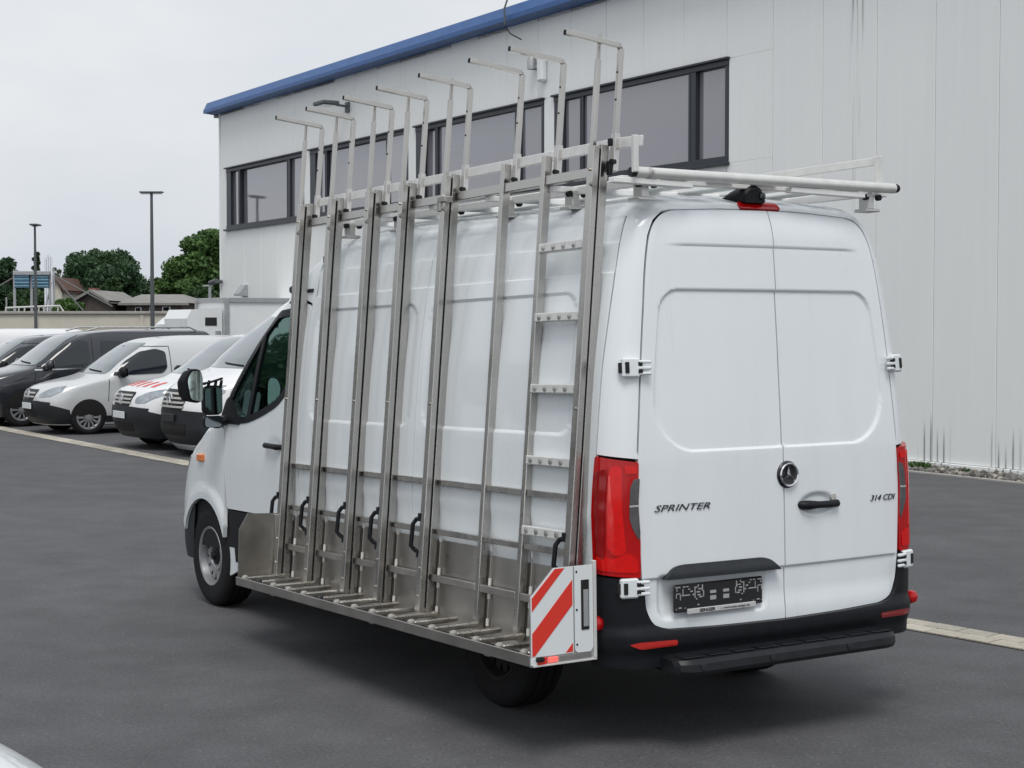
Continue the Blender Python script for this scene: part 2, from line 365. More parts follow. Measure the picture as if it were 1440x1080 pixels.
class Body:
    """local frame: y forward from the rear, x to the right, z up; u runs from the rear centre round the left side (u>0)"""
    def __init__(B, W, YR, YF, RF, rc=.17, bulge=.03, q=2.6, rise=None):
        B.w = pchip(*zip(*W)); B.yr = pchip(*zip(*YR)); B.yf = pchip(*zip(*YF)); B.rf = pchip(*zip(*RF))
        B.rc = rc; B.bulge = bulge; B.q = q; B.rise = rise; B.ztop = W[-1][0]; B.zbot = W[0][0]
        B.yr0 = float(B.yr(.5)); B.wref = float(B.w(.8)); B.a = B.wref-rc; B.b = rc*math.pi/2; B.y0 = B.yr0+bulge+rc
    def u(B, y): return B.a+B.b+(y-B.y0)
    def lift(B, y, z):
        if not B.rise: return z
        h, y0, y1, z0, z1 = B.rise; return z+h*smooth(y, y0, y1)*smooth(z, z0, z1)
    def P(B, u, z):
        u, z = np.broadcast_arrays(np.asarray(u, float), np.asarray(z, float))
        s = np.where(u < 0, -1, 1); t = np.abs(u); w = B.w(z); yr = B.yr(z); a, b = B.a, B.b
        rc = np.minimum(B.rc, w*.5)
        x1 = t*(w-rc)/a; y1 = yr+B.bulge*(t/a)**2
        an = np.clip((t-a)/b, 0, 1)*math.pi/2
        x2 = w-rc+rc*np.sin(an); y2 = yr+B.bulge+rc*(1-np.cos(an))
        ys = t-a-b+B.y0; y3 = ys+(yr-B.yr0)*np.clip(1-(ys-B.y0)/.8, 0, 1)
        yf = B.yf(z); rf = B.rf(z); k = np.clip((y3-(yf-rf))/rf, 0, 1)
        x3 = w*np.power(np.maximum(1-k**B.q, 0), 1/2.2)
        x = np.where(t < a, x1, np.where(t < a+b, x2, x3)); y = np.where(t < a, y1, np.where(t < a+b, y2, y3))
        return np.stack([-s*x, y, B.lift(y, z)], -1)
    def N(B, u, z):
        e = 2e-3; n = np.cross(B.P(u, z+e)-B.P(u, z-e), B.P(u+e, z)-B.P(u-e, z)); return n/np.maximum(np.linalg.norm(n, axis=-1, keepdims=True), 1e-9)
    def Fp(B, x, z):
        x, z = np.broadcast_arrays(np.asarray(x, float), np.asarray(z, float))
        w = B.w(z); yf = B.yf(z); rf = B.rf(z); k = np.power(np.maximum(1-np.power(np.minimum(np.abs(x)/w, 1), 2.2), 0), 1/B.q)
        y = yf-rf+rf*k; return np.stack([x, y, B.lift(y, z)], -1)
    def Fn(B, x, z):
        e = 2e-3; n = np.cross(B.Fp(x, z+e)-B.Fp(x, z-e), B.Fp(x+e, z)-B.Fp(x-e, z)); return n/np.maximum(np.linalg.norm(n, axis=-1, keepdims=True), 1e-9)
    def ring(B, z, y0=None, phi0=0, nside=24, nfront=18, off=0):
        """one plan curve from the left side at y0 round the front to the right side; y0 None: from the rear centre, closed"""
        yf = float(B.yf(z)); rf = float(B.rf(z)); w = float(B.w(z)); pts = []
        ph = np.linspace(math.radians(phi0), math.pi-math.radians(phi0), 2*nfront+1)
        fx = -np.sign(np.cos(ph))*w*np.power(np.abs(np.cos(ph)), 2/2.2); fy = yf-rf+rf*np.power(np.maximum(np.sin(ph), 0), 2/B.q)
        fr = np.stack([fx, fy, B.lift(fy, np.full_like(fx, z))], -1)
        if phi0 > 0: R = fr
        else:
            if y0 is None: us = np.concatenate([np.linspace(0, B.a, 8)[:-1], np.linspace(B.a, B.a+B.b, 8)[:-1], np.linspace(B.a+B.b, B.u(yf-rf), nside)])
            else: us = np.linspace(B.u(y0), B.u(yf-rf), nside)
            L = B.P(us, np.full_like(us, z))[:-1]; Rr = L.copy(); Rr[:, 0] *= -1
            if y0 is None: Rr = Rr[1:]
            R = np.concatenate([L, fr, Rr[::-1]])
        return R
    def shell(B, zs, y0=None, phi0=0, cap_top=False, nside=24, nfront=18, off=0):
        rings = [B.ring(z, y0, phi0, nside, nfront) for z in zs]; n = len(rings[0]); closed = y0 is None and phi0 == 0
        V = np.concatenate(rings); fs = []
        for i in range(len(zs)-1):
            for k in range(n if closed else n-1):
                k2 = (k+1) % n; fs.append((i*n+k, (i+1)*n+k, (i+1)*n+k2, i*n+k2))
        if cap_top: fs.append(tuple(range((len(zs)-1)*n, len(zs)*n))[::-1])
        m = MB(); m.add(V, fs)
        return m

def clip_rect(poly, x0, x1, y0, y1):
    for ax, lim, keep in ((0, x0, 1), (0, x1, -1), (1, y0, 1), (1, y1, -1)):
        out = []; n = len(poly)
        if n == 0: return []
        for i in range(n):
            p, q = poly[i], poly[(i+1) % n]; dp = (p[ax]-lim)*keep; dq = (q[ax]-lim)*keep
            if dp >= 0: out.append(p)
            if (dp > 0 and dq < 0) or (dp < 0 and dq > 0):
                t = dp/(dp-dq); out.append((p[0]+(q[0]-p[0])*t, p[1]+(q[1]-p[1])*t))
        poly = out
    return poly
def inside(px, py, poly):
    c = np.zeros(px.shape, bool); n = len(poly)
    for i in range(n):
        (x1, y1), (x2, y2) = poly[i], poly[(i+1) % n]
        if y1 == y2: continue
        m = ((y1 > py) != (y2 > py)) & (px < (x2-x1)*(py-y1)/(y2-y1)+x1); c ^= m
    return c
def patch(name, outline, surf, nrm, material, parent=None, off=0, step=(.02, .02), disp=None, thick=.012, sharp=.5):
    """a sheet with the given outline in the parameter plane, laid on the surface and given a rim"""
    poly = [tuple(map(float, p)) for p in outline]
    if sum(p[0]*q[1]-q[0]*p[1] for p, q in zip(poly, poly[1:]+poly[:1])) < 0: poly = poly[::-1]
    A = np.array(poly); su, sv = step; u0, v0 = A.min(0)-1e-4; u1, v1 = A.max(0)+1e-4
    nu = max(1, int(math.ceil((u1-u0)/su))); nv = max(1, int(math.ceil((v1-v0)/sv)))
    gu = np.linspace(u0, u1, nu+1); gv = np.linspace(v0, v1, nv+1)
    U, V = np.meshgrid(gu, gv, indexing='ij'); ins = inside(U, V, poly)
    touched = np.zeros((nu, nv), bool); dens = []
    for p, q in zip(poly, poly[1:]+poly[:1]):
        n = max(2, int(math.ceil(max(abs(q[0]-p[0])/su, abs(q[1]-p[1])/sv)*8))); t = np.linspace(0, 1, n+1)
        pu = p[0]+(q[0]-p[0])*t; pv = p[1]+(q[1]-p[1])*t
        iu = np.clip(((pu-u0)/(u1-u0)*nu).astype(int), 0, nu-1); iv = np.clip(((pv-v0)/(v1-v0)*nv).astype(int), 0, nv-1); touched[iu, iv] = True
        nd = max(1, int(math.ceil(max(abs(q[0]-p[0])/su, abs(q[1]-p[1])/sv)))); dens += [(p[0]+(q[0]-p[0])*k/nd, p[1]+(q[1]-p[1])*k/nd) for k in range(nd)]
    touched |= ~(ins[:-1, :-1] == ins[1:, :-1]) | ~(ins[:-1, :-1] == ins[:-1, 1:]) | ~(ins[:-1, :-1] == ins[1:, 1:])
    full = ins[:-1, :-1] & ins[1:, :-1] & ins[:-1, 1:] & ins[1:, 1:] & ~touched
    idx = {}; pts = []; faces = []
    def vid(a, b):
        k = (round(a, 6), round(b, 6)); i = idx.get(k)
        if i is None: i = idx[k] = len(pts); pts.append((a, b))
        return i
    for i, j in zip(*np.nonzero(full)):
        faces.append((vid(gu[i], gv[j]), vid(gu[i], gv[j+1]), vid(gu[i+1], gv[j+1]), vid(gu[i+1], gv[j])))
    for i, j in zip(*np.nonzero(touched)):
        c = clip_rect(poly, gu[i], gu[i+1], gv[j], gv[j+1])
        if len(c) < 3: continue
        ids = []
        for p in c:
            k = vid(*p)
            if not ids or (ids[-1] != k): ids.append(k)
        if ids[0] == ids[-1]: ids.pop()
        if len(ids) >= 3 and len(set(ids)) == len(ids): faces.append(tuple(ids[::-1]))
    Q = np.array(pts); n0 = len(Q)
    def lay(Q, extra=0):
        o = off+extra+(disp(Q[:, 0], Q[:, 1]) if disp else 0)
        return surf(Q[:, 0], Q[:, 1])+nrm(Q[:, 0], Q[:, 1])*np.reshape(o, (-1, 1) if np.ndim(o) else (1,))
    VV = [lay(Q)]
    if thick:
        D = np.array(dens); m = len(D); VV += [lay(D), lay(D, -thick)]
        for k in range(m): k2 = (k+1) % m; faces.append((n0+k, n0+k2, n0+m+k2, n0+m+k))
    me = bpy.data.meshes.new(name); me.from_pydata(np.concatenate(VV).tolist(), [], faces); me.validate(); me.update()
    return link(name, me, material, parent, sharp)
def rrect(u0, v0, u1, v1, r, n=6):
    """rounded rectangle; r one radius or (lower-left, lower-right, upper-right, upper-left)"""
    r = [r]*4 if not hasattr(r, '__len__') else r; out = []
    for (cx, cy, sx, sy, a0), q in zip(((u0, v0, 1, 1, math.pi), (u1, v0, -1, 1, 1.5*math.pi), (u1, v1, -1, -1, 0), (u0, v1, 1, -1, .5*math.pi)), r):
        for k in range(n+1):
            a = a0+k/n*math.pi/2; out.append((cx+sx*q+q*math.cos(a), cy+sy*q+q*math.sin(a)))
    return out
def round_poly(pts, r, n=5):
    """rounds the corners of a polygon; r one radius or one per corner"""
    P = [np.array(p, float) for p in pts]; out = []; rr = [r]*len(P) if not hasattr(r, '__len__') else r
    for i, p in enumerate(P):
        a = P[i-1]-p; b = P[(i+1) % len(P)]-p; la, lb = np.linalg.norm(a), np.linalg.norm(b); d = min(rr[i], .45*la, .45*lb)
        if d <= 1e-5: out.append(tuple(p)); continue
        s, e = p+a/la*d, p+b/lb*d
        for k in range(n+1):
            t = k/n; out.append(tuple((1-t)**2*s+2*t*(1-t)*p+t*t*e))
    return out
def with_hole(outer, hole, slit=.0004):
    """one outline for a sheet with an opening: a hair-thin slit joins the two"""
    area = lambda P: sum(p[0]*q[1]-q[0]*p[1] for p, q in zip(P, P[1:]+P[:1]))
    o = list(outer) if area(list(outer)) > 0 else list(outer)[::-1]; h = list(hole) if area(list(hole)) < 0 else list(hole)[::-1]
    i, j = min(((i, j) for i in range(len(o)) for j in range(len(h))), key=lambda ij: (o[ij[0]][0]-h[ij[1]][0])**2+(o[ij[0]][1]-h[ij[1]][1])**2)
    p, q = np.array(o[i]), np.array(h[j]); d = q-p; d /= max(np.linalg.norm(d), 1e-9); nn = np.array([-d[1], d[0]])*slit
    return o[:i]+[tuple(p)]+[tuple(q)]+h[j+1:]+h[:j]+[tuple(q+nn)]+[tuple(p+nn)]+o[i+1:]
def grow(poly, d):
    """offsets a polygon outward"""
    P = [np.array(p, float) for p in poly]; n = len(P); a = sum(P[i][0]*P[(i+1) % n][1]-P[(i+1) % n][0]*P[i][1] for i in range(n)); s = 1 if a > 0 else -1; out = []
    for i in range(n):
        e1 = P[i]-P[i-1]; e2 = P[(i+1) % n]-P[i]; n1 = np.array([e1[1], -e1[0]])/max(np.linalg.norm(e1), 1e-9); n2 = np.array([e2[1], -e2[0]])/max(np.linalg.norm(e2), 1e-9)
        m = n1+n2; m /= max(np.linalg.norm(m), 1e-9); out.append(tuple(P[i]+s*m*d/max(.4, float(m@n1))))
    return out
def sdbox(u, v, u0, u1, v0, v1, rb, rt):
    """signed distance to a box with lower radius rb, upper radius rt"""
    cx, cy, hx, hy = (u0+u1)/2, (v0+v1)/2, (u1-u0)/2, (v1-v0)/2; r = np.where(np.asarray(v) < cy, rb, rt)
    qx = np.abs(u-cx)-hx+r; qy = np.abs(v-cy)-hy+r
    return np.minimum(np.maximum(qx, qy), 0)+np.hypot(np.maximum(qx, 0), np.maximum(qy, 0))-r

def wheel_tyre(R, w, rim):
    m = MB(); h = w/2
    prof = [(rim, -h*.82), (rim+.01, -h*.93), ((R+rim)/2, -h), (R-.035, -h*.96), (R-.012, -h*.84), (R, -h*.66)]
    for g in (-.4, 0, .4): prof += [(R, h*(g-.06)), (R-.008, h*(g-.04)), (R-.008, h*(g+.04)), (R, h*(g+.06))]
    prof += [(R, h*.66), (R-.012, h*.84), (R-.035, h*.96), ((R+rim)/2, h), (rim+.01, h*.93), (rim, h*.82)]
    m.lathe(prof, 'x', n=56); return m

# ---------------------------------------------------------------- from a pixel of the photograph to a place
def at(px, py, Y):
    """point at distance Y (world y) seen at pixel px, py"""
    c, s = math.cos(PITCH), math.sin(PITCH); dx = (px-720)/F_PX; dz = -(py-540)/F_PX
    d = Vector((dx, c+dz*s, -s+dz*c)); k = Y/d.y; return Vector((dx*k, Y, CAM_H+d.z*k))
def ground_at(px, py, z=0):
    c, s = math.cos(PITCH), math.sin(PITCH); d = Vector(((px-720)/F_PX, c-(py-540)/F_PX*s, -s-(py-540)/F_PX*c)); k = (z-CAM_H)/d.z; return Vector((d.x*k, d.y*k, z))

# ---------------------------------------------------------------- ground
g = MB(); g.add([(-1500, -300, 0), (1500, -300, 0), (1500, 2500, 0), (-1500, 2500, 0)], [(0, 1, 2, 3)])
tag(g.build('ground', 'asphalt', sharp=None), kind='structure')

def paver_strip(path, rows, length, width, gap=.013):
    """double row of flat pavers set in the asphalt, one object each; path: world points on the ground"""
    root = MB(); P = [np.array(p[:2], float) for p in path]; pv = []
    for p, q in zip(P, P[1:]):
        d = q-p; L = np.linalg.norm(d); d = d/L; n = np.array([-d[1], d[0]])
        hw = rows*width/2+.004
        root.add([(*(p+n*hw), .004), (*(p-n*hw), .004), (*(q-n*hw), .004), (*(q+n*hw), .004)], [(0, 1, 2, 3)])
        for r in range(rows):
            s = -(.5*length if r % 2 else 0)
            while s < L:
                a, b = max(s, 0), min(s+length, L)
                if b-a > .06: pv.append((p+d*(a+b)/2+n*(r-(rows-1)/2)*width, math.atan2(d[1], d[0]), b-a))
                s += length
    o = tag(root.build('paver_strip', 'soil', sharp=None), kind='structure')
    return o, pv, length, width, gap
def lay_pavers(o, pv, length, width, gap, limit):
    pv.sort(key=lambda t: t[0][0]**2+t[0][1]**2)
    m = MB(); m.cbox((0, 0, 0), ((length-gap)/2, (width-gap)/2, .006), .003); me = m.mesh('paver'); me.materials.append(MAT['paver'])
    me.polygons.foreach_set('use_smooth', [False]*len(me.polygons)); variants = [me]
    for k in ('paver_pale', 'paver_worn', 'paver'):
        c = me.copy(); c.materials.clear(); c.materials.append(MAT[k]); variants.append(c)
    for p, a, L in pv[:limit]:
        b = bpy.data.objects.new('paver', random.choice(variants)); COL.objects.link(b); b.parent = o
        b.location = (p[0], p[1], .006+random.uniform(-.002, .0015)); b.rotation_euler = (0, 0, a+random.uniform(-.008, .008)); b.scale = (L/length, 1, 1)
    if len(pv) > limit:
        m = MB()
        for p, a, L in pv[limit:]:
            c, s = math.cos(a), math.sin(a); m.cbox((p[0], p[1], .006), ((L-gap)/2, (width-gap)/2, .006), .003, [[c, -s, 0], [s, c, 0], [0, 0, 1]])
        tag(m.build('paver_row', 'paver', o, sharp=None), kind='stuff')
pr0 = (ground_at(1270, 877)+ground_at(1262, 876))/2; pr1 = ground_at(1440, 907)
dR = (pr1-pr0).normalized()
pl0, pl1 = ground_at(257, 651), ground_at(8, 604); dL = (pl1-pl0).normalized()
lay_pavers(*paver_strip([pr1+dR*5, pr0-dR*6.0], 2, .24, .16), 110)
lay_pavers(*paver_strip([pl0-dL*7.5, pl1+dL*8], 2, .24, .16), 190)

# ---------------------------------------------------------------- industrial hall
hall = empty('industrial_hall', WALL_A, math.atan2(WALL_D.y, WALL_D.x))
tag(hall, 'pale grey panel-clad industrial hall with blue roof edge and dark ribbon windows', 'building')
A0, A1, ZT = -10.4, 27.42, 7.95            # along the wall; top of the cladding
PITCHP = 1.14
WIN = [(21.80, 27.0), (16.25, 21.45), (10.70, 15.90), (5.15, 10.35)]; WZ0, WZ1 = 4.62, 6.30
core = MB(); core.box((A0, -18, .02), (A1-.01, -.15, 7.8)); core.box((A0, -.15, .02), (A1-.01, -.045, WZ0-.02)); core.box((A0, -.15, WZ1+.02), (A1-.01, -.045, 7.8)); core.build('backing_wall', 'joint_grey', hall)
pan = {}
def wall_panel(a0, a1, z0, z1):
    k = (round(a1-a0, 3), round(z1-z0, 3))
    if k not in pan:
        m = MB(); m.cbox((0, -.02, 0), ((a1-a0)/2-.0045, .02, (z1-z0)/2), .006); pan[k] = m.mesh('wall_panel'); pan[k].materials.append(MAT['wall_panel'])
    o = bpy.data.objects.new('wall_panel', pan[k]); COL.objects.link(o); o.parent = hall; o.location = ((a0+a1)/2, 0, (z0+z1)/2)
a = .65-PITCHP*9.5+PITCHP*.5
edges = []
while a < A1: edges.append(a); a += PITCHP
edges = [e for e in edges if e > A0]; edges = [A0]+edges+[A1]
for e0, e1 in zip(edges, edges[1:]):
    cov = [(max(e0, w0), min(e1, w1)) for w0, w1 in WIN if min(e1, w1)-max(e0, w0) > .01]
    if not cov: wall_panel(e0, e1, .10, ZT); continue
    wall_panel(e0, e1, .10, WZ0); wall_panel(e0, e1, WZ1, ZT)
    s = e0
    for c0, c1 in sorted(cov):
        if c0-s > .02: wall_panel(s, c0, WZ0, WZ1)
        s = c1
    if e1-s > .02: wall_panel(s, e1, WZ0, WZ1)
fl = MB(); fl.cbox(((A0+A1)/2, .012, .055), ((A1-A0)/2, .035, .04), .006); fl.build('base_flashing', 'wall_panel', hall)
cb = MB(); cb.cbox((A1+.03, -9, ZT/2), (.028, 9.03, ZT/2-.03), .008); cb.build('end_wall', 'wall_panel', hall)
fa = MB()
fa.prism([(0, 0), (.33, .03), (.345, .10), (.24, .32), (0, .34)], A1-A0+.40, lambda y, z, t: (A0+t, y, 7.86+z)); fa.build('roof_fascia', 'fascia_blue', hall, sharp=.3)
fs2 = MB(); fs2.cbox(((A0+A1)/2+.20, .335, 7.93), ((A1-A0)/2+.20, .012, .05), .004); fs2.build('drip_edge', 'fascia_blue', hall)
rf = MB(); rf.box((A0, -18, 7.8), (A1+.5, 0, 8.2)); rf.build('roof', 'roof_grey', hall)
for w0, w1 in WIN:
    root = MB(); f = .07
    root.cbox(((w0+w1)/2, -.04, WZ1-.05), ((w1-w0)/2, .05, .05), .006); root.cbox(((w0+w1)/2, -.04, WZ0+.06), ((w1-w0)/2, .05, .06), .006)
    root.cbox((w1-.16, -.045, (WZ0+WZ1)/2), (.158, .045, (WZ1-WZ0)/2-.1), .006); root.cbox((w0+.05, -.045, (WZ0+WZ1)/2), (.05, .045, (WZ1-WZ0)/2-.1), .006)
    fr = root.build('window', 'frame_anthracite', hall)
    sl = MB(); sl.cbox(((w0+w1)/2, .035, WZ0-.01), ((w1-w0)/2+.03, .055, .025), .006); sl.build('window_sill', 'frame_anthracite', fr)
    hd = MB(); hd.cbox(((w0+w1)/2, .03, WZ1+.01), ((w1-w0)/2+.03, .04, .018), .005); hd.build('window_head', 'frame_anthracite', fr)
    L = w1-w0; b0, b1 = w1-.32, w0+.10; m1 = b0-.62; m2 = b1+.86
    for mm, hw in ((m1, .055), (m2, .10)):
        mu = MB(); mu.cbox((mm, -.035, (WZ0+WZ1)/2), (hw, .042, (WZ1-WZ0)/2-.1), .006); mu.cbox((mm+hw*.5, .004, (WZ0+WZ1)/2), (.012, .01, (WZ1-WZ0)/2-.11), .003); mu.build('mullion', 'frame_anthracite', fr)
    for p0, p1 in ((b0, m1+.055), (m1-.055, m2+.10), (m2-.10, b1)):
        pn = MB(); pn.cbox(((p0+p1)/2, -.062, (WZ0+WZ1)/2+.01), (abs(p0-p1)/2, .004, (WZ1-WZ0)/2-.11), .0015)
        o = pn.build('pane', 'facade_glass', fr); o.rotation_euler = (random.uniform(-.004, .004), 0, random.uniform(-.004, .004))
def on_wall(px, py):
    p = at(px, py, 10)-Vector((0, 0, CAM_H)); n = Vector((WALL_D.y, -WALL_D.x, 0)); k = WALL_A.dot(n)/p.dot(n); q = p*k+Vector((0, 0, CAM_H)); return (q-WALL_A).dot(WALL_D), q.z
# things fixed to the wall
def wall_thing(name, px, py, label, cat):
    al, z = on_wall(px, py); o = empty(name, WALL_A+WALL_D*al+Vector((0, 0, z)), math.atan2(WALL_D.y, WALL_D.x)); return tag(o, label, cat)
fl_ = wall_thing('floodlight', 490, 151, 'flat dark floodlight on an arm above the ribbon windows', 'floodlight')
m = MB(); m.cbox((0, .03, 0), (.09, .025, .12), .01); m.bar((0, .05, .02), (.05, .35, .05), .05, .05); m.build('bracket', 'pole_dark', fl_)
m = MB(); m.cbox((.12, .52, .07), (.28, .22, .045), .02); lh = m.build('lamp_head', 'pole_dark', fl_)
m = MB(); m.cbox((.12, .52, .020), (.22, .17, .006), .002); m.build('lens', 'lens_clear', lh)
wb = wall_thing('wall_siren', 764, 96, 'pale siren box with strobe mounted high on the panel wall', 'siren')
m = MB(); m.cbox((-.06, .07, 0), (.10, .07, .27), .04); m.build('housing', 'fridge_white', wb)
m = MB(); m.lathe([(.001, .02), (.09, .02), (.09, .2), (.06, .26), (.001, .27)], 'z', (.22, .12, -.02), 16); m.cbox((.16, .06, .03), (.1, .05, .03), .01); m.build('strobe', 'galvanised', wb)
cm = wall_thing('wall_lamp', 345, 411, 'small dark wedge lamp above a dark vent on the white gable wall', 'wall lamp')
m = MB(); m.prism([(0, 0), (.26, 0), (.26, .05), (.06, .30), (0, .30)], .36, lambda y, z, t: (-.18+t, y, -.1+z)); m.build('hood', 'galvanised', cm)
m = MB(); m.cbox((-.1, .03, -.29), (.5, .03, .075), .008); m.build('vent', 'frame_anthracite', cm)
sc = wall_thing('security_camera', 313, 396, 'small dark security camera at the corner of the hall', 'camera')
m = MB(); m.tube([(0, .02, 0), (0, .18, 0)], .05, 10); m.build('mount', 'pole_dark', sc)
m = MB(); m.tube([(.32, .24, -.04), (-.06, .2, .02)], .07, 12); m.build('camera_body', 'pole_dark', sc)
an = wall_thing('roof_antenna', 735, 16, 'thin wire antenna and loose cable at the blue roof edge', 'antenna')
m = MB(); m.tube([(0, .4, -.30), (.0, .42, 0), (-.02, .3, .35), (0, .28, .9)], .018, 6); m.tube([(-.25, .3, .42), (.25, .3, .38)], .014, 6); m.tube([(-.2, .3, .62), (.2, .3, .6)], .014, 6); m.build('mast', 'pole_dark', an)
m = MB(); m.tube([(0, .4, -.3), (-.12, .36, -.48), (-.36, .25, -.62)], .012, 6); m.build('cable', 'rubber', an)

# gravel bed between asphalt and wall
n_out = Vector((-WALL_D.y, WALL_D.x, 0))*1.0
def wp(al, out, z=0): p = WALL_A+WALL_D*al+n_out*out; return (p.x, p.y, z)
m = MB(); m.add([wp(A0, 0, .012), wp(A0, .62, .012), wp(A1, .62, .012), wp(A1, 0, .012)], [(0, 1, 2, 3)])
tag(m.build('gravel_bed', 'soil', sharp=None), kind='structure')
ico = [(0, 0, 1), (.89, 0, .45), (.28, .85, .45), (-.72, .53, .45), (-.72, -.53, .45), (.28, -.85, .45), (.72, .53, -.45), (-.28, .85, -.45), (-.89, 0, -.45), (-.28, -.85, -.45), (.72, -.53, -.45), (0, 0, -1)]
icof = [(0, 1, 2), (0, 2, 3), (0, 3, 4), (0, 4, 5), (0, 5, 1), (1, 6, 2), (2, 7, 3), (3, 8, 4), (4, 9, 5), (5, 10, 1), (6, 7, 2), (7, 8, 3), (8, 9, 4), (9, 10, 5), (10, 6, 1), (11, 7, 6), (11, 8, 7), (11, 9, 8), (11, 10, 9), (11, 6, 10)]
for nm, mt, cnt in (('gravel_stones', 'stone_a', 2600), ('gravel_stones', 'paver_worn', 500), ('gravel_stones', 'soil', 1800)):
    m = MB()
    for k in range(cnt):
        al = random.uniform(-6, 6); ou = random.uniform(.03, .60); r = random.choice((.02, .025, .03, .045)); s3 = [r*random.uniform(.6, 1.3) for _ in range(3)]; a = random.random()*6.28
        p = wp(al, ou, .012+r*.4); c, s = math.cos(a), math.sin(a)
        m.add([(p[0]+c*x*s3[0]-s*y*s3[1], p[1]+s*x*s3[0]+c*y*s3[1], p[2]+z*s3[2]*.8) for x, y, z in ico], icof)
    tag(m.build(nm, mt, sharp=None), 'loose grey gravel stones along the foot of the hall', None, kind='stuff')
def kerb_line():
    m = MB(); m.add([wp(A0, .60, 0), wp(A0, .68, 0), wp(A1, .68, 0), wp(A1, .60, 0), wp(A0, .60, .022), wp(A0, .68, .018), wp(A1, .68, .018), wp(A1, .60, .022)], [(4, 5, 6, 7), (1, 2, 6, 5), (0, 4, 7, 3)]); return m
tag(kerb_line().build('kerb_edge', 'concrete', sharp=None), kind='structure')
def weed(loc, r, h, n, name, label):
    m = MB()
    for k in range(n):
        a = random.random()*6.28; d = r*math.sqrt(random.random()); b = np.array([loc[0]+d*math.cos(a), loc[1]+d*math.sin(a), .015]); hh = h*random.uniform(.4, 1); le = np.array([random.uniform(-.08, .08), random.uniform(-.08, .08), hh]); w = np.array([math.cos(a*3), math.sin(a*3), 0])*.012
        m.add([b-w, b+w, b+le*.6+w*1.6, b+le, b+le*.6-w*1.6], [(0, 1, 2, 3, 4)])
    o = m.build(name, 'leaf_weed', sharp=None); return o
for px, r, h, n in ((1306, .13, .10, 150), (1320, .12, .12, 170), (1375, .05, .06, 30)):
    al = on_wall(px, 655)[0]; p = wp(al, .28+random.uniform(-.08, .1)); weed(p, r, h, n, 'weed_tuft', '')
for o in [o for o in bpy.data.objects if o.name.startswith('weed_tuft')]: tag(o, 'green weed tuft growing in the gravel by the hall', 'weed', 'weeds in the gravel bed')

# ---------------------------------------------------------------- beyond the yard
bw = MB(); p0, p1 = at(-60, 441, 62), at(290, 441, 62); H = p0.z
bw.cbox(((p0.x+p1.x)/2-20, 62.2, H/2), ((p1.x-p0.x)/2+20, .2, H/2), .02)
o = bw.build('yard_wall', 'cream_wall'); tag(o, 'long cream yard wall behind the parked vehicles', 'wall')
m = MB(); m.cbox(((p0.x+p1.x)/2-20, 62.18, H+.04), ((p1.x-p0.x)/2+20, .27, .05), .01); m.build('coping', 'concrete', o)
for px in (52, 200):
    q = at(px, 450, 62); m = MB(); m.cbox((q.x, 61.99, H/2-.02), (.06, .03, H/2-.04), .008); m.build('pilaster', 'cream_wall', o)
def lamp_post(px, top, Y, double, label):
    t = at(px, top, Y); o = empty('lamp_post', (t.x, Y, 0)); H = t.z; tag(o, label, 'lamp post')
    m = MB(); m.tube([(0, 0, 0), (0, 0, .9), (0, 0, H)], [.085, .07, .038], 12); m.build('pole', 'pole_dark', o)
    m = MB()
    if double: m.cbox((0, 0, H+.015), (.33, .10, .02), .012)
    else: m.cbox((0.02, 0, H+.02), (.14, .28, .03), .015)
    hd = m.build('lamp_head', 'pole_dark', o)
    m = MB(); m.cbox((0, 0, H-.03), (.30 if double else .10, .08, .006), .003); m.build('lens', 'lens_clear', hd)
lamp_post(213, 271, 46, True, 'tall dark street lamp with a wide flat double head behind the silver van')
lamp_post(49, 317, 58, False, 'slim dark street lamp in front of the blue louvred panel')
m_ = at(295, 402, 57); o = empty('lamp_post', (m_.x, 57, 0)); tag(o, 'thin pale lamp post beside the green trees and the fridge box', 'lamp post')
m = MB(); m.tube([(0, 0, 0), (0, 0, m_.z)], .05, 8); m.build('pole', 'galvanised', o); m = MB(); m.cbox((-.08, 0, m_.z), (.16, .06, .03), .01); m.build('lamp_head', 'galvanised', o)
# blue louvred panel on posts with a roof railing
Yb = 70; bo = at(46, 440, Yb); bb = empty('louvre_screen', (bo.x, Yb, 0)); tag(bb, 'blue louvred screen in two bays on galvanised posts', 'screen')
def bx(px, py): q = at(px, py, Yb); return q.x-bo.x, q.z
for (l, r), tone in (((20, 42), 0), ((45, 69), 1)):
    x0, z1 = bx(l, 387 if tone else 386); x1, z0 = bx(r, 405); fr = MB()
    fr.cbox(((x0+x1)/2, .05, (z0+z1)/2), ((x1-x0)/2, .02, (z1-z0)/2), .01); f = fr.build('louvre_panel', 'louvre_navy', bb)
    for k in range(4):
        zz = z0+(k+.5)*(z1-z0)/4; m = MB(); m.cbox(((x0+x1)/2, -.02, zz), ((x1-x0)/2-.02, .05, (z1-z0)/4*.36), .01, [[1, 0, 0], [0, .87, -.5], [0, .5, .87]]); m.build('slat', 'louvre_blue', f)
x0, z0 = bx(19, 386); x1, z1 = bx(70, 382); m = MB(); m.cbox(((x0+x1)/2, 0, (z0+z1)/2), ((x1-x0)/2, .12, .09), .02); m.build('top_rail', 'galvanised', bb)
for px in (19, 43, 69):
    x, z = bx(px, 384); m = MB(); m.cbox((x, .12, z/2), (.05, .05, z/2), .01); m.build('post', 'galvanised', bb)
for a, b in (((71, 397), (58, 440)), ((8, 418), (8, 440))): q, w = at(*a, Yb), at(*b, Yb); m = MB(); m.tube([(q.x-bo.x, .1, q.z), (w.x-bo.x, .1, w.z-.5)], .035, 6); m.build('brace', 'galvanised', bb)
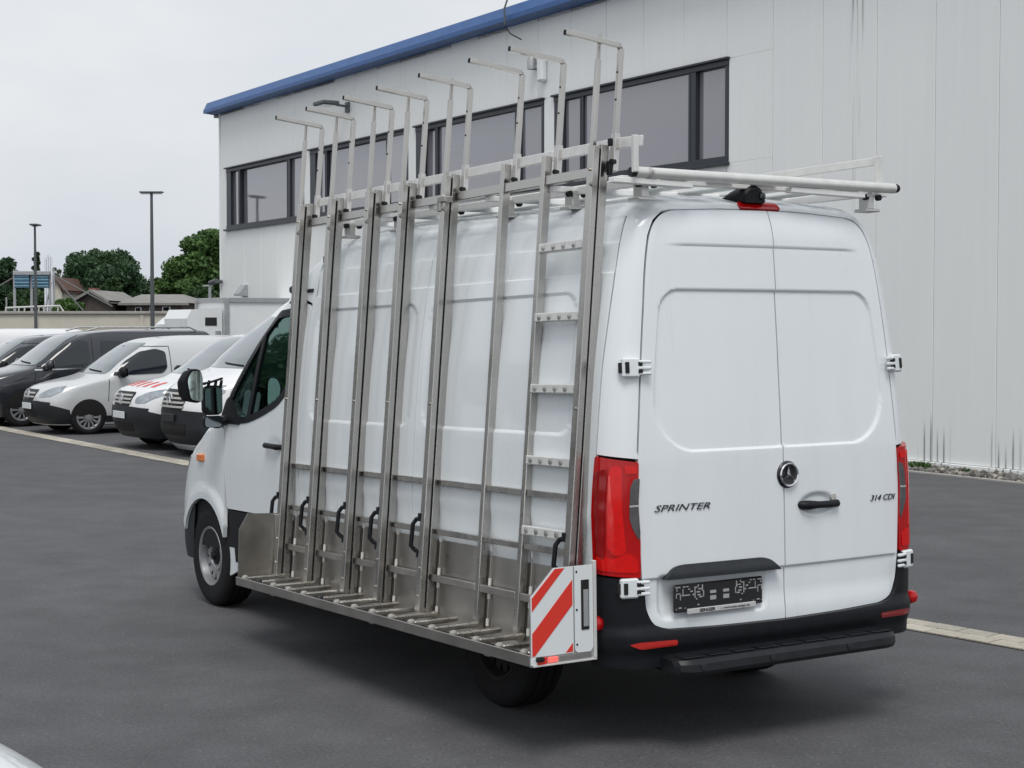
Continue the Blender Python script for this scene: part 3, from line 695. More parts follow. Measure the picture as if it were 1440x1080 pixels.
# railing on the low roof
ra = at(50, 435, 66); rl = empty('roof_railing', (ra.x, 66, 0)); tag(rl, 'low pale tubular railing just above the cream wall', 'railing')
def rr(px, py): q = at(px, py, 66); return (q.x-ra.x, 0, q.z)
m = MB(); m.tube([rr(8, 446), rr(8, 433), rr(30, 432), rr(84, 430), rr(95, 446)], .04, 6); m.build('handrail', 'aluminium_cream', rl)
for px in (25, 33, 53, 60, 80):
    m = MB(); m.tube([rr(px+2, 432), rr(px, 447)], .03, 6); m.build('baluster', 'aluminium_cream', rl)
# steel flues and guy wires
Yf = 92; fo = at(68, 450, Yf); fl = empty('steel_flues', (fo.x, Yf, 0)); tag(fl, 'cluster of shiny steel flue pipes behind the blue screen', 'flue')
for px, tp in ((63.5, 362), (66.5, 358), (69.5, 358), (72.5, 361)):
    q = at(px, tp, Yf); m = MB(); m.tube([(q.x-fo.x, 0, 0), (q.x-fo.x, 0, q.z-.15), (q.x-fo.x, 0, q.z)], [.062, .062, .03], 10); m.build('flue_pipe', 'chrome', fl)
q = at(76, 378, Yf); m = MB(); m.tube([(q.x-fo.x, 0, 0), (q.x-fo.x, 0, q.z)], .05, 8); m.build('mast', 'galvanised', fl)
for a, b in (((77, 390), (117, 437)), ((77, 388), (158, 431)), ((18, 391), (-6, 405))):
    q, w = at(*a, 80), at(*b, 80); m = MB(); m.tube([(q.x-fo.x, 80-Yf, q.z), (w.x-fo.x, 80-Yf, w.z)], .035, 5); m.build('guy_wire', 'wire', fl)
# houses
def gable_house(name, label, px0, px1, eave, ridge, Y, depth, wall_m, roof_m, side_on, chimney=None, windows=()):
    c = at((px0+px1)/2, 450, Y); o = empty(name, (c.x, Y, 0)); tag(o, label, 'house')
    x0 = at(px0, eave, Y).x-c.x; x1 = at(px1, eave, Y).x-c.x; ze = at(px0, eave, Y).z; zr = at(px0, ridge, Y).z
    m = MB()
    if side_on:
        m.box((x0+.2, 0, 0), (x1-.2, depth, ze)); m.build('wall', wall_m, o)
        r = MB(); hip = (x1-x0)*.28
        r.add([(x0-.2, -.3, ze), (x1+.2, -.3, ze), (x1+.2, depth+.3, ze), (x0-.2, depth+.3, ze), (x0+.1, depth/2, zr), (x1-hip, depth/2, zr), (x0-.2, -.3, ze-.12), (x1+.2, -.3, ze-.12)], [(0, 1, 5, 4), (1, 2, 5), (2, 3, 4, 5), (3, 0, 4), (6, 7, 1, 0)])
    else:
        xm = (x0+x1)/2; m.add([(x0+.15, 0, 0), (x1-.15, 0, 0), (x1-.15, 0, ze), (xm, 0, zr-.05), (x0+.15, 0, ze), (x0+.15, depth, 0), (x1-.15, depth, 0), (x1-.15, depth, ze), (xm, depth, zr-.05), (x0+.15, depth, ze)], [(0, 1, 2, 3, 4), (5, 9, 8, 7, 6), (0, 4, 9, 5), (1, 6, 7, 2)]); m.build('wall', wall_m, o)
        r = MB(); t = .14
        r.add([(x0-.1, -.3, ze-.05), (xm, -.3, zr), (x1+.1, -.3, ze-.05), (x0-.1, depth, ze-.05), (xm, depth, zr), (x1+.1, depth, ze-.05), (x0-.1, -.3, ze-.05+t), (xm, -.3, zr+t), (x1+.1, -.3, ze-.05+t), (x0-.1, depth, ze-.05+t), (xm, depth, zr+t), (x1+.1, depth, ze-.05+t)],
              [(6, 7, 10, 9), (7, 8, 11, 10), (0, 3, 4, 1), (1, 4, 5, 2), (0, 1, 7, 6), (1, 2, 8, 7), (3, 9, 10, 4), (4, 10, 11, 5)])
    ro = r.build('roof', roof_m, o, sharp=.2)
    if chimney:
        a, b, tp = chimney; q0, q1 = at(a, tp, Y+1), at(b, tp, Y+1); m = MB(); m.box((q0.x-c.x, .8, ze), (q1.x-c.x, 1.6, q0.z)); m.build('chimney', 'brick_red', ro)
    for a, b, tp, bt in windows:
        q0, q1 = at(a, tp, Y), at(b, bt, Y); m = MB(); m.cbox(((q0.x+q1.x)/2-c.x, -.01, (q0.z+q1.z)/2), ((q1.x-q0.x)/2, .03, (q0.z-q1.z)/2), .01); w = m.build('window', 'sign_white', o)
        m = MB(); m.cbox(((q0.x+q1.x)/2-c.x, -.035, (q0.z+q1.z)/2), ((q1.x-q0.x)/2*.7, .012, (q0.z-q1.z)/2*.75), .004); m.build('pane', 'window_dark', w)
gable_house('house', 'dark gabled house with a brick chimney behind the cream wall', 104, 152, 425, 411, 84, 7, 'brick_dark', 'roof_grey', False, (126, 136, 405))
gable_house('house', 'low house with a long grey hipped roof beyond the street lamp', 172, 262, 426, 412, 86, 8, 'brick_dark', 'roof_grey', True, None, ((190, 199, 432, 440), (210, 217, 432, 440), (228, 240, 431, 438)))
gable_house('house', 'far house with a red tiled gable roof beside the steel flues', 66, 90, 410, 392, 110, 8, 'cream_wall', 'roof_tile', False)

# ---------------------------------------------------------------- trees
def tree(name, label, px, base_w, top, Y, leaf, density=1.0, shape='round', seed=1, bottom=446, leaf_size=.2, group='trees beyond the yard'):
    rg = np.random.default_rng(seed); c = at(px, 457, Y); H = at(px, top, Y).z; W = base_w*Y/F_PX; z0 = max(.4, at(px, bottom, Y).z-1.2)
    o = empty(name, (c.x, Y, 0)); tag(o, label, 'tree', group)
    m = MB(); m.tube([(0, 0, 0), (.05*W*.2, 0, H*.3), (0, .05, H*.62), (.03, 0, H*.86)], [.05*H*.5, .042*H*.5, .028*H*.5, .01*H*.5], 8)
    nb = 9
    for k in range(nb):
        a = k*2.4+seed; zb = H*(.25+.5*k/nb); L = W*.36*(1-.5*k/nb); m.tube([(0, 0, zb), (math.cos(a)*L*.5, math.sin(a)*L*.5, zb+.10*H), (math.cos(a)*L, math.sin(a)*L, zb+.16*H)], [.012*H, .008*H, .003*H], 5)
    m.build('trunk', 'bark', o)
    leaf_size *= .78; V = []; ncl = int(50*density)
    for k in range(ncl):
        if shape == 'cone':
            t = rg.random()**.8; zz = z0+(H-z0)*t; R = W/2*(1-t)*1.0+.08*W; a = rg.random()*6.28; rr_ = R*rg.random()**.5; ctr = np.array([rr_*math.cos(a), rr_*math.sin(a), zz]); cr_ = W*.13
        else:
            d = rg.normal(size=3); d /= np.linalg.norm(d); rad = rg.random()**.4; e = np.array([W/2*.82, W/2*.82, (H-z0)/2*.86]); ctr = np.array([0, 0, (H+z0)/2])+d*e*rad; ctr[0] += rg.normal()*.03*W; cr_ = W*rg.uniform(.09, .17)
        n = int(300*density**.5); dv = rg.normal(size=(n, 3)); dv /= np.linalg.norm(dv, axis=1, keepdims=True); dv *= (rg.random((n, 1))**.45)*cr_; dv[:, 2] *= .75
        V.append(ctr+dv)
    C = np.concatenate(V); C = C[(C[:, 2] > .2)]; N = len(C)
    a = rg.normal(size=(N, 3)); a /= np.linalg.norm(a, axis=1, keepdims=True); b = np.cross(a, rg.normal(size=(N, 3))); b /= np.linalg.norm(b, axis=1, keepdims=True)
    s = (leaf_size*rg.uniform(.5, 1.2, (N, 1)))
    q = np.stack([C-a*s, C-b*s*.55, C+a*s, C+b*s*.55], 1).reshape(-1, 3)
    me = bpy.data.meshes.new('crown'); me.from_pydata(q.tolist(), [], np.arange(4*N).reshape(-1, 4).tolist()); me.update(); link('crown', me, leaf, o, None)
    return o
tree('broadleaf_tree', 'big dark round tree behind the gabled house', 146, 136, 345, 118, 'leaf_dark', 2.3, seed=2, leaf_size=.22)
tree('broadleaf_tree', 'dark tree filling in right of the big round tree', 190, 76, 376, 121, 'leaf_dark', 1.5, seed=3)
tree('broadleaf_tree', 'dark tree crown on the far side of the blue louvred screen', 12, 108, 362, 120, 'leaf_dark', 1.5, seed=4)
tree('conifer_tree', 'small pointed conifer above the blue louvred screen', 52, 24, 356, 112, 'leaf_dark', .9, 'cone', seed=5, leaf_size=.14)
tree('broadleaf_tree', 'pale thin tree between the steel flues and the big tree', 82, 24, 362, 128, 'leaf_pale', .35, seed=6, leaf_size=.16)
tree('broadleaf_tree', 'pale thin treetop above the dark tree by the screen', 20, 40, 362, 132, 'leaf_pale', .35, seed=16, leaf_size=.16)
tree('broadleaf_tree', 'tall bright green tree against the corner of the hall', 300, 124, 312, 112, 'leaf_green', 2.3, seed=7, leaf_size=.24)
tree('broadleaf_tree', 'rounded mid green tree stepping down left of the bright one', 256, 84, 362, 110, 'leaf_green', 1.7, seed=8)
tree('broadleaf_tree', 'low olive tree behind the long grey roof', 220, 62, 383, 123, 'leaf_olive', 1.0, seed=9)
tree('broadleaf_tree', 'mid green tree between the two grey roofed houses', 160, 40, 384, 98, 'leaf_mid', 1.0, seed=10)
tree('broadleaf_tree', 'low bright bush under the guy wires', 92, 56, 414, 82, 'leaf_green', 1.0, seed=11, leaf_size=.16)
tree('broadleaf_tree', 'dark low tree behind the screen posts', 40, 66, 400, 100, 'leaf_mid', 1.0, seed=12)
tree('broadleaf_tree', 'dark hedge-like tree right under the bright green trees', 285, 60, 395, 100, 'leaf_mid', 1.0, seed=13)

ht = None  # trees added out of view: fill the background and give reflections
for k, (x, y, sc) in enumerate(((-46, 108, 1), (-55, 116, 1.2), (-63, 104, .9), (-74, 112, 1.15))):
    if ht is None: ht = tree('broadleaf_tree', 'tree added out of view beyond the cream wall, past the dark tree by the screen', 720, 200, 457-120, 110, 'leaf_mid', 1.4, seed=31, bottom=440, leaf_size=.22, group='trees added out of view beyond the cream wall'); t_ = ht
    else: t_ = copy_tree(ht)
    t_.location = (x, y, 0); t_.scale = (sc, sc, sc); t_.rotation_euler = (0, 0, k*1.7)
# unseen lime trees added on the left: darken rack reflections, fill paint and glass
lt = None
for k, (x, y, sc) in enumerate(((-27, 10, .72), (-29, 19, .8), (-28, 28, .68), (-30, 37, .78), (-33, 47, .8))):
    if lt is None: lt = tree('unseen_lime_tree', 'lime tree added out of view left of the yard for reflections', 720, 900, 457-520, 26, 'leaf_mid', 1.6, seed=21, bottom=400, leaf_size=.3, group='lime trees added out of view for reflections'); t_ = lt
    else: t_ = copy_tree(lt)
    t_.location = (x, y, 0); t_.scale = (sc, sc, sc); t_.rotation_euler = (0, 0, k*1.3)

# ---------------------------------------------------------------- parked vehicles
CITAN = dict(W=[(.18, .80), (.4, .88), (.7, .91), (.95, .91), (1.1, .885), (1.4, .81), (1.62, .72), (1.74, .62), (1.80, .42)],
  YR=[(.18, .08), (.5, 0), (1.1, .03), (1.6, .12), (1.75, .2), (1.80, .35)],
  YF=[(.18, 4.15), (.3, 4.25), (.55, 4.32), (.75, 4.27), (.86, 4.14), (.95, 3.84), (1.03, 3.46), (1.09, 3.26), (1.3, 2.95), (1.5, 2.64), (1.65, 2.38), (1.73, 2.15), (1.78, 1.7), (1.80, 1.3)],
  RF=[(.18, .6), (.5, .75), (.9, .8), (1.05, .62), (1.12, .48), (1.6, .45), (1.8, .5)], rc=.16, bulge=.03, q=4.2)
VITO = dict(W=[(.2, .86), (.45, .94), (.8, .965), (1.05, .95), (1.4, .885), (1.7, .80), (1.82, .72), (1.88, .62), (1.91, .42)],
  YR=[(.2, .08), (.5, 0), (1.2, .03), (1.7, .1), (1.85, .2), (1.91, .4)],
  YF=[(.2, 4.98), (.35, 5.08), (.55, 5.14), (.8, 5.10), (.95, 5.0), (1.03, 4.78), (1.10, 4.45), (1.16, 4.17), (1.22, 4.03), (1.5, 3.63), (1.75, 3.25), (1.83, 3.0), (1.88, 2.6), (1.91, 2.1)],
  RF=[(.2, .6), (.5, .75), (.95, .75), (1.1, .6), (1.22, .45), (1.7, .45), (1.91, .6)], rc=.17, bulge=.03, q=4.2)
SPRINTER = dict(W=[(.1, .96), (.3, .975), (.6, .99), (1.0, .99), (1.3, .975), (1.65, .945), (1.95, .905), (2.15, .87), (2.3, .83), (2.4, .785), (2.46, .73), (2.5, .66), (2.53, .5)],
  YR=[(.1, .055), (.5, .05), (1.2, .055), (1.7, .075), (2.1, .098), (2.35, .12), (2.43, .14), (2.48, .18), (2.53, .33)],
  YF=[(.1, 5.75), (.2, 5.86), (.45, 6.0), (.7, 6.0), (.9, 5.95), (1.03, 5.85), (1.14, 5.68), (1.24, 5.42), (1.33, 5.14), (1.51, 4.94), (1.71, 4.70), (1.9, 4.45), (2.06, 4.22), (2.15, 4.10), (2.2, 4.05), (2.3, 3.93), (2.43, 3.68), (2.5, 3.3), (2.53, 2.8)],
  RF=[(.1, .6), (.5, .75), (.9, .8), (1.14, .7), (1.33, .4), (1.8, .38), (2.15, .4), (2.3, .5), (2.5, .7), (2.53, .8)], rise=(.035, .6, 2.6, 2.05, 2.42))

def star(parent, ctr, r, yaw_front=True, name='badge', mat_ring='chrome'):
    """ring with a three-pointed star, facing +y (front) or -y"""
    s = 1 if yaw_front else -1; cx, cy, cz = ctr; n = 32
    m = MB(); m.lathe([(r*.98, 0), (r, s*.012), (r*.93, s*.018), (r*.84, s*.014), (r*.82, 0)], 'y', ctr, n)
    for k in range(3):
        a = math.pi/2+k*2*math.pi/3; d = np.array([math.cos(a), math.sin(a)]); p = np.array([-d[1], d[0]]); q0 = p*r*.11-d*r*.02; q1 = -p*r*.11-d*r*.02; tip = d*r*.86; c0 = np.array([0, 0])
        P3 = lambda q, y: (cx+q[0], cy+s*y, cz+q[1])
        m.add([P3(q0+d*r*.1, .004), P3(q1+d*r*.1, .004), P3(tip, .010), P3(c0, .020), P3(q0*.9-d*.02*r, .004), P3(q1*.9-d*.02*r, .004)], [(0, 2, 3), (1, 3, 2), (0, 3, 4), (1, 5, 3), (4, 3, 5)])
    return m.build(name, mat_ring, parent, sharp=.15)

def add_wheel(parent, x, y, z, R, w, rim, side, style, rim_mat='steel_rim'):
    m = wheel_tyre(R, w, rim); t = m.build('tyre', 'rubber', parent); t.location = (x, y, z)
    s = side; h = w/2; m = MB()          # side -1: outer face towards -x
    if style == 'steel':
        m.lathe([(rim+.012, s*h*.86), (rim+.004, s*h*.95), (rim-.012, s*h*.90), (rim-.02, s*h*.55), (rim-.026, s*h*.25), (rim-.026, -s*h*.5)], 'x', n=48)
        n = 14; prof = []
        for k in range(n*6):
            ph = (k % 6)/6; rr = rim*(.84 if ph < .55 else .64); prof.append((rr*math.cos(2*math.pi*k/(n*6)), rr*math.sin(2*math.pi*k/(n*6))))
        m.prism(prof, .012, lambda a, b, t_: (s*(h*.42+t_), a, b))
        m.lathe([(rim*.60, s*h*.5), (rim*.52, s*h*.62), (rim*.42, s*h*.60), (rim*.36, s*h*.45), (.001, s*h*.45)], 'x', n=36)
        rm = m.build('rim', rim_mat, t, sharp=.5)
        b = MB(); b.lathe([(rim*.34, s*h*.44), (rim*.30, s*h*.60), (rim*.16, s*h*.66), (rim*.14, s*h*.8), (.001, s*h*.82)], 'x', n=24); b.build('hub', 'plastic_black', t)
        b = MB(); b.lathe([(rim*.9, s*h*.10), (.001, s*h*.10)], 'x', n=36); b.build('brake', 'cavity', t)
    else:
        m.lathe([(rim+.01, s*h*.86), (rim+.002, s*h*1.0), (rim-.02, s*h*1.0), (rim-.035, s*h*.84), (rim-.04, s*h*.6)], 'x', n=48)
        for k in range(style):
            a = 2*math.pi*k/style; d = np.array([math.cos(a), math.sin(a)]); p = np.array([-d[1], d[0]]); q = [d*rim*.2+p*rim*.05, d*rim*.9+p*rim*.10, d*rim*.9-p*rim*.10, d*rim*.2-p*rim*.05]
            m.prism([tuple(v) for v in q], .014, lambda a_, b_, t_: (s*(h*.86+t_), a_, b_))
        m.lathe([(rim*.28, s*h*.84), (rim*.24, s*h*1.08), (.001, s*h*1.10)], 'x', n=24)
        m.build('rim', 'steel_rim', t, sharp=.5)
        b = MB(); b.lathe([(rim-.02, s*h*.62), (.001, s*h*.58)], 'x', n=36); b.build('brake', 'cavity', t)
    return t

def circle(cy, cz, r, n=40, a0=0, a1=2*math.pi): return [(cy+r*math.cos(a0+(a1-a0)*k/n), cz+r*math.sin(a0+(a1-a0)*k/n)) for k in range(n)]

def parked_van(spec, S, label, paint, loc, heading, cat='van', group='vehicles parked in a row by the hall'):
    B = Body(**spec); o = empty('parked_van', (0, 0, 0)); tag(o, label, cat, group)
    zs = np.concatenate([np.linspace(B.zbot, B.ztop-.12, 80), B.ztop-.12+.12*np.sin(np.linspace(.12, 1, 9)*math.pi/2)])
    B.shell(zs, cap_top=True, nside=70, nfront=24).build('body', paint, o, sharp=.7)
    fm = MB(); fm.box((-.7, .3, .16), (.7, S['len']-.4, .4)); fm.build('underbody', 'cavity', o)
    fp, fn = B.Fp, B.Fn
    # bumper, sill
    zb = S['bumper']; wv = lambda z: float(B.w(z))
    patch('front_bumper', [(-.80*wv(.4), .2), (.80*wv(.4), .2), (.84*wv(zb), zb-.02), (.45, zb), (-.45, zb), (-.84*wv(zb), zb-.02)], fp, fn, S.get('bumper_mat', 'plastic_grey'), o, .006, (.05, .04))
    yw = S['wheels'][1]; Ra = S['R']+.022; yf0 = S['len']
    for sd in (1, -1):
        yend = float(B.yf(.5)-B.rf(.5)+.80*B.rf(.5))
        patch('bumper_corner', [(sd*B.u(yw+Ra*.88), .2), (sd*B.u(yend), .2), (sd*B.u(yend), zb-.06), (sd*B.u(yw+Ra+.02), zb-.16)], B.P, B.N, S.get('bumper_mat', 'plastic_grey'), o, .006, (.04, .04))
        patch('side_sill', [(sd*B.u(S['wheels'][0]+Ra), .22), (sd*B.u(yw-Ra), .22), (sd*B.u(yw-Ra), .34), (sd*B.u(S['wheels'][0]+Ra), .34)], B.P, B.N, 'plastic_grey', o, .006, (.1, .05))
        for y in S['wheels']:
            patch('wheel_arch', [(sd*B.u(a), b) for a, b in circle(y, S['R'], Ra) if True], B.P, B.N, 'cavity', o, .006, (.05, .03))
            xw = float(B.w(S['R']))-.085; add_wheel(o, -sd*xw, y, S['R'], S['R'], .21, S['rim'], -sd, S['style'])
    # windscreen, side windows
    z0, z1 = S['screen']
    patch('windscreen', round_poly([(-.87*wv(z0), z0), (.87*wv(z0), z0), (.86*wv(z1), z1), (-.86*wv(z1), z1)], .05), fp, fn, 'screen_glass', o, .008, (.05, .02))
    for sd in (1, -1):
        for win in S['windows']:
            patch('side_window', [(sd*B.u(a), b) for a, b in round_poly(win, .06)], B.P, B.N, 'window_dark', o, .012, (.04, .03))
        for seam in S.get('seams', ()):
            (y0, za), (y1, zc) = seam; d = .007
            if abs(y1-y0) < abs(zc-za): pl = [(y0-d, za), (y0+d, za), (y1+d, zc), (y1-d, zc)]
            else: pl = [(y0, za-d), (y1, zc-d), (y1, zc+d), (y0, za+d)]
            patch('door_gap', [(sd*B.u(a), b) for a, b in pl], B.P, B.N, 'gap_dark', o, .002, (.06, .06), thick=0)
        ym, zm = S['mirror']; xm = float(B.w(zm)); m = MB()
        m.cbox((-sd*(xm+.13), ym, zm+.07), (.10, .07, .10), .05); m.bar((-sd*(xm-.02), ym+.03, zm), (-sd*(xm+.08), ym, zm+.02), .05, .05); mo = m.build('door_mirror', S.get('mirror_mat', 'plastic_black'), o, sharp=.9)
        m = MB(); m.cbox((-sd*(xm+.13), ym-.07, zm+.07), (.075, .004, .075), .003); m.build('mirror_glass', 'mirror_dark', mo)
        # headlamp
        patch('headlamp', [(sd*-a, b) for a, b in round_poly(S['headlamp'], .03)], fp, fn, 'headlamp', o, .008, (.04, .02))
        hd = S.get('handle')
        if hd:
            p = B.P(np.array(sd*B.u(hd[0])), np.array(hd[1])); m = MB(); m.cbox((p[0]-sd*.015, p[1], p[2]), (.018, .09, .018), .01); m.build('door_handle', S.get('handle_mat', 'plastic_black'), o)
    if S.get('strip'):
        for sd in (1, -1): patch('chrome_strip', [(sd*B.u(a), b) for a, b in S['strip']], B.P, B.N, 'chrome', o, .006, (.1, .02))
    if S.get('plain'):
        o.rotation_euler = (0, 0, math.atan2(heading[1], heading[0])-math.pi/2); return o, B
    # grille
    gz0, gz1, gw = S['grille']
    gr = patch('grille', round_poly([(-gw*.8, gz0), (gw*.8, gz0), (gw, gz1-.03), (gw*.92, gz1), (-gw*.92, gz1), (-gw, gz1-.03)], .03), fp, fn, 'plastic_black', o, .006, (.04, .03))
    for k in range(S.get('slats', 2)):
        zz = gz0+(gz1-gz0)*(k+1)/(S.get('slats', 2)+1); patch('slat', [(-gw*.86, zz-.014), (gw*.86, zz-.014), (gw*.9, zz+.014), (-gw*.9, zz+.014)], fp, fn, S.get('slat_mat', 'plastic_light'), gr, .016, (.05, .02))
    zc = (gz0+gz1)/2; y = float(fp(np.array(0.), np.array(zc))[1])+.012; S.get('plain') or star(gr, (0, y, zc), .095 if S['len'] < 5.5 else .12)
    patch('lower_grille', round_poly([(-gw*.9, S['lower'][0]), (gw*.9, S['lower'][0]), (gw*1.05, S['lower'][1]), (-gw*1.05, S['lower'][1])], .03), fp, fn, 'cavity', o, .012, (.06, .03))
    py = float(fp(np.array(0.), np.array(S['plate']))[1])+.02; m = MB(); m.cbox((0, py, S['plate']), (.26, .008, .055), .004); m.build('number_plate', S.get('plate_mat', 'sign_white'), o)
    # wipers
    wz = z0+.01; pts = [B.Fp(np.array(x), np.array(wz+.02+abs(x-x0)*.05))+B.Fn(np.array(x), np.array(wz+.02))*.02 for x0, xs in ((-.6, np.linspace(-.6, .05, 6)),) for x in xs]
    m = MB(); m.tube(pts, .01, 6); pts2 = [p+np.array([.55, -.0, .0]) for p in pts[:4]]; m.build('wiper', 'plastic_black', o)
    if S.get('rails'):
        for sd in (1, -1):
            m = MB(); zt = B.ztop; xr = float(B.w(B.ztop-.05)); m.tube([(sd*xr, .5, zt-.03), (sd*xr, .65, zt+.04), (sd*xr, 2.6, zt+.04), (sd*xr, 2.85, zt-.03)], .018, 8); m.build('roof_rail', 'aluminium', o)
    if S.get('stripes'):
        zt0, zt1 = S['stripes']; x = -.62
        for k in range(5):
            patch('warning_stripe', [(x, zt0), (x+.10, zt0), (x+.17, zt1), (x+.07, zt1)], fp, fn, 'sign_red', o, .004, (.05, .004), thick=.002); x += .27
    # put the front left wheel on the given spot, nose along heading
    h = np.array(heading)/np.linalg.norm(heading); ang = math.atan2(h[1], h[0])-math.pi/2
    fw = np.array([-(float(B.w(S['R']))-.03), S['wheels'][1]]); c, s = math.cos(ang), math.sin(ang)
    o.location = (loc[0]-(c*fw[0]-s*fw[1]), loc[1]-(s*fw[0]+c*fw[1]), 0); o.rotation_euler = (0, 0, ang); return o, B

S_CIT = dict(len=4.32, bumper=.62, wheels=(.77, 3.46), R=.315, rim=.222, style=12, screen=(1.10, 1.66),
  windows=[[(3.02, 1.07), (2.05, 1.10), (1.95, 1.2), (1.96, 1.50), (2.15, 1.555), (2.45, 1.50), (2.75, 1.32)]], seams=[((1.86, .45), (1.88, 1.60)), ((1.88, 1.60), (2.5, 1.60)), ((3.1, .6), (3.08, 1.0)), ((.35, .95), (1.7, .98))],
  mirror=(2.86, 1.06), headlamp=[(.46, .68), (.74, .70), (.86, .80), (.80, .90), (.66, .86), (.48, .74)], grille=(.62, .82, .34), slats=2, lower=(.32, .46), plate=.52, handle=(2.08, .98))
S_VIT = dict(len=5.14, bumper=.70, wheels=(1.04, 4.24), R=.335, rim=.22, style=10, screen=(1.20, 1.80),
  windows=[[(3.95, 1.17), (2.95, 1.20), (2.86, 1.3), (2.88, 1.66), (3.05, 1.70), (3.3, 1.62), (3.62, 1.42)]], seams=[((2.76, .5), (2.80, 1.75)), ((4.02, .7), (3.95, 1.12))],
  mirror=(3.72, 1.14), headlamp=[(.50, .76), (.72, .76), (.92, .88), (.90, .985), (.70, .93), (.50, .84)], grille=(.70, .93, .42), slats=3, lower=(.30, .44), plate=.56, handle=(2.95, 1.02))
S_SPR = dict(len=6.0, bumper=.72, wheels=(1.263, 4.97), R=.355, rim=.22, style='steel', screen=(1.34, 2.12),
  windows=[[(4.62, 1.32), (3.95, 1.40), (3.62, 1.6), (3.58, 1.95), (3.8, 2.03), (4.02, 1.95), (4.4, 1.62)]], seams=[((3.45, .72), (3.45, 2.1)), ((4.66, .8), (4.66, 1.28))],
  mirror=(4.55, 1.35), headlamp=[(.55, .86), (.74, .86), (.93, .98), (.90, 1.10), (.72, 1.08), (.56, .98)], grille=(.70, 1.02, .50), slats=4, lower=(.34, .52), plate=.60, handle=(3.8, 1.18))
HEAD = (-dL.y*1.0, dL.x*1.0) if (-dL.y) < 0 else (dL.y, -dL.x)
HEAD = (-.84, -.54)
parked_van(CITAN, S_CIT, 'silver compact delivery van with dark lower bumper between black and white vans', 'paint_silver', ground_at(124, 611), HEAD)
parked_van(VITO, dict(S_VIT, stripes=(1.005, 1.075)), 'white van with red and white warning stripes on its bonnet', 'paint_white', ground_at(272, 633), HEAD)
parked_van(SPRINTER, dict(S_SPR, plate_mat='plate_black'), 'large white van with tall dark grille behind the big door mirrors', 'paint_white', ground_at(362, 644), HEAD)
parked_van(VITO, dict(S_VIT, bumper_mat='paint_black', rails=True, strip=[(3.98, 1.10), (2.2, 1.13), (2.2, 1.155), (3.98, 1.125)], handle_mat='paint_black', mirror_mat='paint_black',
  windows=S_VIT['windows']+[[(2.62, 1.20), (1.4, 1.22), (1.4, 1.64), (2.62, 1.68)]]), 'black people carrier with roof rails and chrome strip beside the silver van', 'paint_black', ground_at(30, 600), HEAD)
parked_van(CITAN, dict(S_CIT, bumper_mat='paint_grey'), 'dark grey compact van mostly hidden behind the black people carrier', 'paint_grey', ground_at(-38, 589), HEAD)
parked_van(VITO, S_VIT, 'white van whose roof shows beyond the dark parked vans', 'paint_white', ground_at(-112, 577), HEAD)
parked_van(SPRINTER, S_SPR, 'white high-roof van far back in front of the cream wall', 'fridge_white', (-11.0, 48.5), (-.86, -.5))[0].scale = (1, 1, .95)

# small refrigerated box truck behind the row
def fridge_truck():
    c = at(318, 420, 39.2); h = np.array([-.84, -.54]); h /= np.linalg.norm(h); ang = math.atan2(h[1], h[0])-math.pi/2
    o = empty('refrigerated_truck', (0, 0, 0)); tag(o, 'small white refrigerated box truck with cooling unit over the cab', 'truck'); H = c.z; W, L = 1.95, 2.35
    # local frame: x right, y forward; box front-left top corner at (-W/2, L, H)
    m = MB(); m.cbox((0, L/2, (.75+H)/2), (W/2-.03, L/2-.03, (H-.75)/2-.03), .01); m.build('box_body', 'fridge_white', o)
    tr = MB()
    for x in (-1, 1):
        for y in (0, L): tr.cbox((x*(W/2-.03), y+(-.03 if y else .03), (.75+H)/2), (.05, .05, (H-.75)/2), .01)
        tr.cbox((x*(W/2-.03), L/2, H-.03), (.045, L/2-.06, .06), .01)
    for y in (.03, L-.03): tr.cbox((0, y, H-.03), (W/2-.09, .045, .06), .01)
    tr.build('corner_trim', 'galvanised', o)
    m = MB(); pr = [(0, 0), (.62, .0), (.9, .14), (.95, .5), (.82, .72), (0, .74)]
    m.prism(pr, 1.5, lambda y, z, t: (-.75+t, L+.01+y*.95, H-.98+z)); cu = m.build('cooling_unit', 'fridge_white', o, sharp=.3)
    m = MB(); m.cbox((-.755, L+.30, H-.55), (.006, .15, .10), .004); m.build('control_panel', 'plate_black', cu)
    m = MB(); m.cbox((-.76, L+.12, H-.85), (.03, .07, .09), .02); m.build('latch', 'galvanised', cu)
    cab = MB(); pf = [(0, .45), (1.75, .45), (1.85, .8), (1.7, 1.05), (1.35, 1.12), (.75, 1.62), (0, 1.66)]
    cab.prism(pf, W-.3, lambda y, z, t: (-(W-.3)/2+t, L+.02+y, z)); cb_ = cab.build('cab', 'paint_white', o, sharp=.4)
    m = MB(); m.prism([(.2, 1.12), (1.2, 1.12), (.72, 1.55), (.2, 1.55)], .01, lambda y, z, t: (-(W-.3)/2-.002-t, L+.02+y, z)); m.build('side_window', 'window_dark', cb_)
    ch = MB(); ch.box((-.7, .1, .45), (.7, L+1.6, .72)); ch.build('chassis', 'cavity', o)
    for x in (-1, 1):
        for y in (.5, L+1.2): add_wheel(o, x*.78, y, .33, .33, .2, .2, x, 'steel')
    c_, s_ = math.cos(ang), math.sin(ang); lx, ly = -W/2, L
    o.location = (c.x-(c_*lx-s_*ly), c.y-(s_*lx+c_*ly), 0); o.rotation_euler = (0, 0, ang)
    me = text_mesh('lettering', 'JT', .34, .002, .2); t = link('lettering', me, 'letter_dark', o, None); t.rotation_euler = (math.pi/2, 0, math.pi); t.location = (-.62, L+.004, H-1.25)
fridge_truck()
